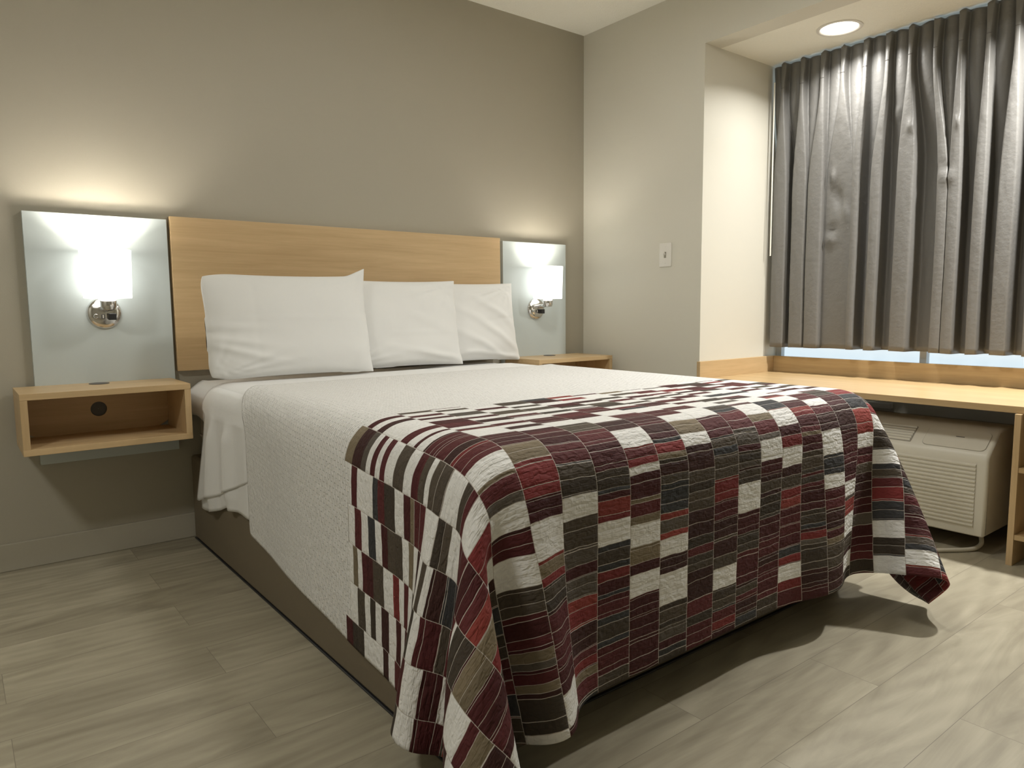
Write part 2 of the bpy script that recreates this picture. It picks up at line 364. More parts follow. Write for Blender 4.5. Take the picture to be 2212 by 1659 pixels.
# ------------------------------------------------------------------ curtain
FACES = [(-.869,-.949,-.915), (-.976,-1.057,-1.02), (-1.065,-1.143,-1.128), (-1.150,-1.286,-1.23), (-1.290,-1.323,-1.338),
         (-1.375,-1.424,-1.44), (-1.493,-1.572,-1.54), (-1.671,-1.717,-1.645), (-1.719,-1.768,-1.745), (-1.82,-1.865,-1.85), (-1.912,-1.975,-1.953),
         (-2.03,-2.09,-2.06), (-2.15,-2.20,-2.17), (-2.26,-2.33,-2.28), (-2.38,-2.43,-2.39), (-2.48,-2.55,-2.50), (-2.60,-2.66,-2.62), (-2.71,-2.77,-2.73), (-2.82,-2.89,-2.85)]
def curtain():
    XF, XB = .548, .640
    prof = []   # (bottom y, x) (pinch y, x) (top y, x)
    def add(b_, p_, t_): prof.append((b_, p_, t_))
    prev_e, prev_c = -.838, None
    n = len(FACES)
    for i, (s, e, c) in enumerate(FACES):
        f = XF + (.026 if i == 3 else 0)
        ps, pe = c+.009, c-.009           # pinched pleat
        ts, te = c+.014, c-.014           # flared cup above the pinch
        # recess before the face
        g0 = prev_e; g1 = s; w = g0-g1
        back = XB if w > .02 else XF+.010+w*1.2
        if i == 3: back = XF+.03
        pc0 = (prev_c-.009) if prev_c is not None else -.842; tc0 = (prev_c-.014) if prev_c is not None else -.84
        m_ = 7
        for k in range(m_):
            q = k/(m_-1); y = g0+(g1-g0)*(.04+.92*q)
            xb = back - (.006*math.sin(math.pi*q) if w > .05 else 0)
            py = pc0+(ps-pc0)*(.03+.94*q); ty = tc0+(ts-tc0)*(.05+.9*q)
            add((y, xb), (py, .572-.012*math.sin(math.pi*q)+.012*(2*abs(q-.5))**4), (ty, .574-.016*math.sin(math.pi*q)))
        m_ = 7
        for k in range(m_):
            q = k/(m_-1); y = s+(e-s)*q
            bow = math.sin(math.pi*q)
            add((y, f-.004*bow), (ps+(pe-ps)*q, .534-.003*bow), (ts+(te-ts)*q, .541-.003*bow))
        prev_e, prev_c = e, c
    cols = []
    # resample each polyline smoothly (three interpolations share the index)
    A = np.array([[*p[0], *p[1], *p[2]] for p in prof])
    idx = np.linspace(0, len(A)-1, (len(A)-1)*3+1)
    R = np.stack([np.interp(idx, np.arange(len(A)), A[:, k]) for k in range(6)], 1)
    for _ in range(2):
        S = R.copy(); S[1:-1] = .5*R[1:-1]+.25*(R[:-2]+R[2:]); R = S
    zb, zp, zt = .702, 2.032, 2.157
    zs = [zb+(1.55-zb)*k/34 for k in range(34)]+[1.55+(zp-1.55)*k/30 for k in range(30)]+[zp+(zt-zp)*k/10 for k in range(11)]
    bm = bmesh.new(); rows = []
    for z in zs:
        row = []
        for j, (by, bx, py, px, ty, tx) in enumerate(R):
            if z <= zp:
                w = sm(1.45 + .25*noise.noise((by*3, 0, 7)), zp, z)**1.25
                y, x = by+(py-by)*w, bx+(px-bx)*w
            else:
                w = sm(zp, zt, z); y, x = py+(ty-py)*w, px+(tx-px)*w
            mid = sm(zb, zb+.25, z)*(1-sm(1.9, zp, z))
            x += .0045*noise.noise((y*9, z*2.2, 1.3))*mid + .0018*noise.noise((y*38, z*26, 4.1))*mid
            y += .006*noise.noise((z*1.6, y*4, 9.2))*mid
            # creases and dents of the worn folds
            for (dy, dz, ry, rz, am, sl) in ((-1.185,1.55,.012,.035,-.016,0),(-1.215,1.44,.03,.06,.022,1.2),(-1.25,1.38,.02,.05,-.012,1.5),(-1.19,1.29,.03,.02,.016,0),(-1.185,1.25,.03,.025,-.014,0),
                                             (-1.55,1.72,.015,.02,-.012,0),(-1.72,1.47,.03,.02,-.012,0),(-1.70,1.52,.025,.015,.008,0),(-1.75,1.70,.012,.02,-.012,0),(-1.47,1.80,.02,.03,-.009,0)):
                q = ((y-dy-sl*.2*(z-dz))/ry)**2+((z-dz)/rz)**2
                if q < 6: x += am*math.exp(-q)
            zz = z
            if z == zs[0]: zz += .004*noise.noise((by*7, 2, 2))
            if z == zs[-1]: zz += .004*math.sin(by*60)
            row.append((x, y, zz))
        rows.append(row)
    grid(bm, rows)
    return bm
M_curt, nt, b = mat('silver_grey_blackout_fabric')
b.inputs['Base Color'].default_value = (.155, .151, .142, 1); b.inputs['Roughness'].default_value = .46; b.inputs['Specular IOR Level'].default_value = .55
tc = N(nt, 'ShaderNodeTexCoord'); nz = N(nt, 'ShaderNodeTexNoise'); nz.inputs['Scale'].default_value = 55; nz.inputs['Detail'].default_value = 5
bp = N(nt, 'ShaderNodeBump'); bp.inputs['Strength'].default_value = .35; bp.inputs['Distance'].default_value = .004
nt.links.new(tc.outputs['Object'], nz.inputs['Vector']); nt.links.new(nz.outputs['Fac'], bp.inputs['Height']); nt.links.new(bp.outputs[0], b.inputs['Normal'])
t = thing('curtain', 'silver grey pinch-pleated blackout curtain drawn across the niche window', 'curtain', (.58, -1.86, 2.15))
cl = obj('curtain_cloth', curtain(), M_curt, t, True)
md = cl.modifiers.new('thick', 'SOLIDIFY'); md.thickness = .0012; md.offset = 0
bm = bmesh.new(); box(bm, .594, .610, -2.95, -.86, 2.140, 2.152, .002); obj('curtain_track', bm, M_white, t)
bm = bmesh.new(); tube(bm, [(.530, -.872, 2.07), (.528, -.874, 1.7), (.526, -.877, 1.183)], .0038, 10); obj('pull_wand', bm, M_wand, t, True, angle=40, label='thin white pull wand')
for i, (s, e, c) in enumerate(FACES[:11]):
    bm = bmesh.new(); tube(bm, [(.5345, c+.010, 2.033), (.5305, c+.004, 2.032), (.5305, c-.004, 2.032), (.5345, c-.010, 2.033)], .0014, 6)
    obj('pleat_stitch', bm, M_grey_plastic, t, True)

# ------------------------------------------------------------------ desk (worktop with splashes) and shelf unit
t = thing('desk_worktop', 'long oak worktop with low splash edges filling the window niche', 'desk', (.3, -2.0, .539))
obj('top_board', nbox(-.022, .640, -3.15, YN-.001, .539, .564, .0015), M_oak_y, t)
obj('side_splash', nbox(-.022, .640, YN-.021, YN-.001, .564, .648, .001), M_oak_x, t)
obj('back_splash', nbox(.620, .640, -3.15, YN-.0215, .564, .648, .001), M_oak_y, t)
t = thing('shelf_unit', 'oak open shelf unit standing under the worktop right of the air conditioner', 'shelf unit', (.25, -2.6, 0))
obj('side_panel', nbox(-.042, .55, -2.223, -2.203, 0, .5385, .001), M_oak_z, t)
obj('side_panel', nbox(-.042, .55, -3.12, -3.10, 0, .5385, .001), M_oak_z, t)
for z in (.334, .094): obj('shelf', nbox(-.040, .55, -3.0995, -2.2235, z, z+.018, .001), M_oak_y, t)
obj('back_panel', nbox(.535, .55, -3.0995, -2.2235, .112, .5385), M_oak_y, t)

# ------------------------------------------------------------------ air conditioner under the worktop
ya, yb = -2.120, -1.05
t = thing('air_conditioner', 'ivory through-wall air conditioner with louvred front under the worktop', 'air conditioner', (.12, -1.6, 0))
sec = [(.000,.066),(-.004,.070),(-.004,.345),(-.001,.362),(.008,.377),(.100,.444),(.116,.452),(.135,.456),(.262,.456),(.262,.066)]
bm = bmesh.new()
va = [bm.verts.new((x, ya, z)) for x, z in sec]; vb = [bm.verts.new((x, yb, z)) for x, z in sec]
bm.faces.new(va); bm.faces.new(vb)
for k in range(len(sec)): bm.faces.new((va[k], va[(k+1)%len(sec)], vb[(k+1)%len(sec)], vb[k]))
es = [e for f in bm.faces if len(f.verts) > 4 for e in f.edges]
bmesh.ops.bevel(bm, geom=es, offset=.012, segments=4, affect='EDGES', profile=.5)
obj('housing', bm, M_offwhite, t, True, angle=40)
obj('wall_sleeve', nbox(.2625, XW, ya+.02, yb-.02, .085, .395), M_groove, t, label='dull grey wall sleeve')
# front grille: fifteen louvres in one sheet
bm = bmesh.new(); n, z0, z1 = 16, .098, .338; pz = (z1-z0)/n; prof = []
for k in range(n):
    z = z0+k*pz; prof += [(-.0045, z), (-.0095, z+.35*pz), (-.0095, z+.62*pz), (-.0045, z+.80*pz), (-.0035, z+.98*pz)]
rows = [[(x, y, z) for x, z in prof] for y in (-2.082, -1.09)]
grid(bm, rows); obj('front_grille', bm, M_offwhite, t, True, angle=25, label='front grille of horizontal louvres')
# sloped top: frame along the slope
A = Vector((.008, 0, .377)); B = Vector((.100, 0, .444)); D = (B-A).normalized(); Nn = Vector((-D.z, 0, D.x))
def sl(s, y, h): p = A+D*s+Nn*h; return (p.x, y, p.z)
def slab(bm, ys, ye, s0, s1, h0, h1, r=.014, skew=0):
    pts = []
    for cx, cy, a0 in ((s1-r, ye-r, 0), (s1-r, ys+r, 270), (s0+r, ys+r, 180), (s0+r, ye-r, 90)):
        for k in range(6):
            a = math.radians(a0+(90*k/5)) if True else 0
            pts.append((cx+r*math.cos(a), cy+r*math.sin(a)))
    # order: walk the outline by angle about its centre
    cs, cyy = (s0+s1)/2, (ys+ye)/2
    pts.sort(key=lambda p: math.atan2((p[1]-cyy)/(ye-ys), (p[0]-cs)/(s1-s0)))
    lo = [bm.verts.new(sl(s, y+skew*(s-s0), h0)) for s, y in pts]; hi = [bm.verts.new(sl(s, y+skew*(s-s0), h1)) for s, y in pts]
    bm.faces.new(hi); bm.faces.new(lo)
    for k in range(len(pts)): bm.faces.new((lo[k], lo[(k+1)%len(pts)], hi[(k+1)%len(pts)], hi[k]))
    return bm
g_ = obj('door_gap', slab(bmesh.new(), -2.100, -1.880, .006, .108, -.002, .0006, .020), M_groove, t)
d_ = obj('control_door', slab(bmesh.new(), -2.0985, -1.8815, .0075, .1065, -.001, .0022, .019), M_offwhite, t, label='control flap on the sloped top')
obj('badge', slab(bmesh.new(), -2.015, -1.985, .066, .0695, .002, .0028, .001), M_grey_plastic, d_)
obj('vent_recess', slab(bmesh.new(), -1.84, -1.10, .010, .098, -.002, .0010, .004), M_groove, t, label='dark outlet vent')
for k in range(6):
    s = .016+k*.0145; bm = bmesh.new()
    q = [sl(s, 0, .0008), sl(s+.004, 0, .0045), sl(s+.0085, 0, .0045), sl(s+.0085, 0, .0008)]
    lo = [bm.verts.new((x, -1.836, z)) for x, _, z in q]; hi = [bm.verts.new((x, -1.104, z)) for x, _, z in q]
    bm.faces.new(lo); bm.faces.new(hi)
    for i in range(4): bm.faces.new((lo[i], lo[(i+1)%4], hi[(i+1)%4], hi[i]))
    obj('vent_slat', bm, M_groove if False else M_offwhite, t)
bm = bmesh.new(); tube(bm, spline([(.10,-2.075,.072),(.085,-2.082,.045),(.06,-2.09,.022),(.02,-2.075,.009),(-.05,-2.03,.008),(-.115,-1.975,.008),(-.125,-1.93,.010),(-.07,-1.90,.03),(.02,-1.90,.06),(.06,-1.90,.072)], 10), .008, 12)
obj('power_cord', bm, M_offwhite, t, True, angle=40, label='thick ivory power cord looping on the floor')
# wall outlet under the worktop
t = thing('wall_outlet', 'small pale outlet box on the dark wall under the worktop, above the air conditioner', 'outlet', (XW, -1.36, .425))
obj('outlet_box', nbox(XW-.035, XW, -1.466, -1.25, .412, .438, .003), M_white, t)

# ------------------------------------------------------------------ bed
BX0, BX1, BY0, BY1 = -2.200, -.675, -2.025, -.032
BASEY = -1.925
t = thing('bed_base', 'brown fabric box bed base standing on the floor under the mattress', 'bed base', ((BX0+BX1)/2, (BY0+BY1)/2, 0))
obj('box_frame', nbox(BX0-.004, BX1+.004, BASEY, BY1, 0.004, .345, .012, 4), M_base, t, True, angle=50)
bm = bmesh.new()
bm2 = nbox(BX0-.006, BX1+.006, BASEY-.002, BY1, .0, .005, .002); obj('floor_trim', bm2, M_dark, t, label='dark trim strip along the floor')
t = thing('mattress', 'thick beige mattress on the brown bed base, showing at its head corner', 'mattress', ((BX0+BX1)/2, (BY0+BY1)/2, .346))
bm = nbox(BX0+.024, BX1-.024, BY0+.022, BY1, .346, .628, .078, 6); obj('mattress_body', bm, M_mattress, t, True)
for z in (.430, .545):
    bm = bmesh.new(); r = .078; pts = []
    x0, x1, y0, y1 = BX0+.023, BX1-.023, BY0+.021, BY1+.001
    for cx, cy, a0 in ((x1-r, y1-r, 0), (x0+r, y1-r, 90), (x0+r, y0+r, 180), (x1-r, y0+r, 270)):
        for k in range(7): a = math.radians(a0+15*k); pts.append((cx+r*math.cos(a), cy+r*math.sin(a), z))
    pts.append(pts[0]); tube(bm, pts, .005, 8); obj('piping', bm, M_mattress, t, True)

# fitted sheet: covers the top, bulges and hangs a little over the head-left corner
def fitted():
    bm = bmesh.new(); rows = []
    for j in range(61):
        y = BY1+.004-(BY1-BY0-.16)*j/60
        row = []
        # cross section over the bed: left skirt, roll, top, roll, right skirt
        bulge = math.exp(-((y+.06)/.10)**2)
        low = .520-.03*sm(-.05, -.4, y)*1.0 + .012*noise.noise((y*9, 0, 0))
        tk = sm(-.40, -.54, y); ins = .012*tk
        sect = [(-2.198+ins, low)]
        for k in range(1, 6): sect.append((-2.201-.002*k/5+ins, low+(.556-low)*k/5))
        for k in range(1, 9):
            a = math.pi/2*k/8; sect.append((-2.203+ins+.083*(1-math.cos(a)), .5560+.083*math.sin(a)-ins*.5))
        for k in range(1, 30): sect.append((-2.118+1.365*k/29, .6395-.004*tk))
        for k in range(1, 9):
            a = math.pi/2*k/8; sect.append((-.755+.083*math.sin(a)-ins, .5560+.083*math.cos(a)-ins*.5))
        for k in range(1, 5): sect.append((-.672-ins, .556-.05*k/4))
        for i, (x, z) in enumerate(sect):
            if i < 15:
                nn = noise.noise((x*20+i*.35, y*16, 2.))
                x -= bulge*(.012+.010*nn)*(1-abs(i-6)/9) ; z += bulge*.006*nn - .02*bulge*(i < 6)*(1-i/6)*0
                x += .003*noise.noise((i*.3, y*30, 5.))
            z += .0014*noise.noise((x*6, y*6, 1.))
            row.append((x, y, z))
        rows.append(row)
    # head end tucked down behind
    rows.insert(0, [(x, BY1+.006, min(z, .60)) for x, _, z in rows[0]])
    grid(bm, rows); return bm
o = obj('fitted_sheet', fitted(), M_cotton2, None, True, origin=(-1.43, -1.03, .63))
md = o.modifiers.new('thick', 'SOLIDIFY'); md.thickness = .002; md.offset = 1
tag(o, 'white fitted sheet bunched over the mattress at its head-left corner', 'fitted sheet')

# flat sheet: lies over the bed below the pillows, hangs in soft folds on the left
def flat_sheet(layer):
    bm = bmesh.new(); rows = []
    NY = 44
    for j in range(NY+1):
        q = j/NY; y = -.275-.66*q; tuck = sm(-.74, -.80, y)
        row = []
        if layer == 0:  zl = .170+.075*sm(-.30, -.62, y)
        else:           zl = .205+.165*min(1, max(0, (-.30-y)/.47))
        topx = -.70
        if layer == 0:
            for k in range(1, 7): row.append((-.667-.010*tuck, y, .40+.16*k/7))
            for k in range(0, 7):
                a = math.pi/2*k/6; row.append((-.667-.010*tuck-.088*(1-math.cos(a)), y, .560+(.089-.008*tuck)*math.sin(a)))
            for k in range(1, 31): row.append((-.755-1.36*k/30, y, .6495-.0035*sm(-.50,-.57,y)+(1-tuck)*.0015*noise.noise((k*.4, y*5, 3.))))
            for k in range(1, 9):
                a = math.pi/2*k/8; row.append((-2.117-(.094-.012*tuck)*math.sin(a), y, .556+(.092-.012*tuck)*math.cos(a)))
        else:
            for k in range(0, 5):
                a = math.pi/2*(.35+.65*k/4); row.append((-2.117-(.097-.014*tuck)*math.sin(a), y, .556+(.095-.014*tuck)*math.cos(a)))
        nz_ = 26
        for k in range(1, nz_+1):
            w = k/nz_; z = .556+(zl-.556)*w
            fold = .030*math.exp(-((y+.40+.03*w)/.045)**2)-.004 + .034*math.exp(-((y+.60)/.05)**2) - .012*math.exp(-((y+.50)/.05)**2)
            fold *= (1-tuck)
            out = -2.212+.013*tuck-(.006 if layer else 0)*(1-tuck)-fold*(sm(0,.35,w)*.75+.25*w) - .022*w*sm(-.55, -.30, y)
            if layer == 0 and w > .8: out += .010*sm(.8, 1, w)
            out = min(out, -2.2135-(.003 if layer else 0)) if tuck < .5 else min(out, -2.2075)
            yy = y + (.05*w*sm(-.62, -.28, y) - .055*(1-w)*sm(-.55, -.28, y))
            row.append((out, yy, z + .004*noise.noise((y*14, w*3, 8.))))
        rows.append(row)
    grid(bm, rows); return bm
t = thing('flat_sheet', 'white flat sheet below the pillows, hanging in soft folds left of the quilt', 'bed sheet', (-1.43, -.6, .65))
for L_, nm in ((0, 'sheet_body'), (1, 'turned_hem_layer')):
    o = obj(nm, flat_sheet(L_), M_cotton2, t, True)
    md = o.modifiers.new('thick', 'SOLIDIFY'); md.thickness = .002; md.offset = 0

# ------------------------------------------------------------------ pillows
def pillow(name, w, h, th, seed, wr=1.0, ear=None, crease=None, folds=()):
    bm = bmesh.new(); n = 44
    def surf(sgn):
        rows = []
        for j in range(n+1):
            v = -1+2*j/n; row = []
            for i in range(n+1):
                u = -1+2*i/n
                pu, pv = math.copysign(abs(u)**.92, u), math.copysign(abs(v)**.92, v)
                x = w/2*pu*(1-.045*(1-abs(u))**0*(1-v*v)*abs(u)**3); z = h/2*pv*(1-.05*(1-u*u)*abs(v)**3)
                # rounded left (closed) corners, sharper right corners
                cr = max(0, abs(u)+abs(v)-1.55)
                if u < 0: x += .14*cr*cr*w; z -= math.copysign(.22*cr*cr*h, v)
                if ear and u > 0 and v > 0: z += ear*max(0, u+v-1.72)/.28; x += .2*ear*max(0, u+v-1.75)/.25
                prof = ((1-abs(u)**2.6)**.55)*((1-abs(v)**2.4)**.6)
                y = sgn*th/2*prof*(1+.18*(-v))
                wn = noise.noise((u*1.6+seed, v*1.6, seed)) + .25*noise.noise((u*4+v*2.5, v*3.4-u*1.8, seed+3))
                rad = noise.noise((math.atan2(v-.9, u-.9)*7, seed, 0))*max(0, 1-math.hypot(u-.95, v-.9)/1.1)
                rad += noise.noise((math.atan2(v+.95, u+.95)*8, seed, 5))*max(0, 1-math.hypot(u+.95, v+.95)/1.2)
                y += sgn*wr*(.006*wn+.011*rad)*min(1, (1-abs(u))*6)*min(1, (1-abs(v))*6)
                for (fa, fb, fc, amp, wd, u0, v0, rr) in folds:
                    dd = fa*u+fb*v-fc + .05*noise.noise((u*2, v*2, seed+9)); q = ((u-u0)**2+(v-v0)**2)/rr**2
                    y += sgn*amp*math.exp(-(dd/wd)**2-q)
                if crease:
                    for (ax, cc, amp) in crease:
                        dd = (u if ax == 'u' else v)-cc
                        y += sgn*amp*math.exp(-(dd/.02)**2)*min(1, (1-abs(u))*6)*min(1, (1-abs(v))*6)
                row.append((x, y, z))
            rows.append(row)
        return rows
    grid(bm, surf(-1)); grid(bm, surf(1))
    bmesh.ops.remove_doubles(bm, verts=bm.verts, dist=.0008)
    return bm
def place_pillow(cx, yb, zb, w, h, th, lean, yaw, seed, label, **k):
    bm = pillow('pillow', w, h, th, seed, **k)
    R = Matrix.Rotation(yaw, 4, 'Z') @ Matrix.Rotation(-lean, 4, 'X')
    base = Vector((cx, yb, zb))
    for v in bm.verts: v.co = base + R @ (v.co + Vector((0, 0, h/2)))
    o = obj('pillow', bm, M_cotton, None, True, origin=base)
    tag(o, label, 'pillow', 'white pillows against the headboard')
    md = o.modifiers.new('sub', 'SUBSURF'); md.levels = 1; md.render_levels = 1
    return o
place_pillow(-.925, -.145, .652, .66, .405, .100, .15, 0, 11, 'white pillow at the right end of the row, its wrinkled corner by the lamp panel', wr=1.6, folds=((.75,.75,.55,.010,.07,.5,.2,.6),(.72,.75,.15,.013,.08,.4,-.2,.7),(.7,.75,-.25,.010,.07,.3,-.5,.6),(0,1,.02,-.004,.025,.6,0,.5),(.2,1,-.75,.008,.06,.5,-.8,.6)))
place_pillow(-1.345, -.238, .654, .66, .405, .100, .15, 0, 5, 'white pillow in the middle of the row, partly behind the front left pillow', wr=1.3, folds=((.35,1,-.55,.011,.07,.55,-.6,.5),(.5,.9,.2,.008,.08,.6,.3,.5),(0,1,-.2,.003,.03,.3,-.2,.5),(.7,.5,.75,.009,.08,.8,0,.5),(.6,.8,-.95,.009,.05,.3,-.85,.5)))
place_pillow(-1.868, -.332, .656, .68, .415, .105, .17, 0, 2, 'smooth white pillow at the left front of the row, with a pointed upper corner', wr=.9, ear=.035, folds=((.25,1,-.45,.008,.07,-.75,-.4,.45),(.45,1,-.75,.010,.06,-.7,-.6,.45),(.1,1,-.1,.006,.06,-.8,-.1,.4),(.9,-.35,.95,.007,.07,.85,-.4,.5)), crease=(('u', -.42, -.0025), ('v', .08, .002)))

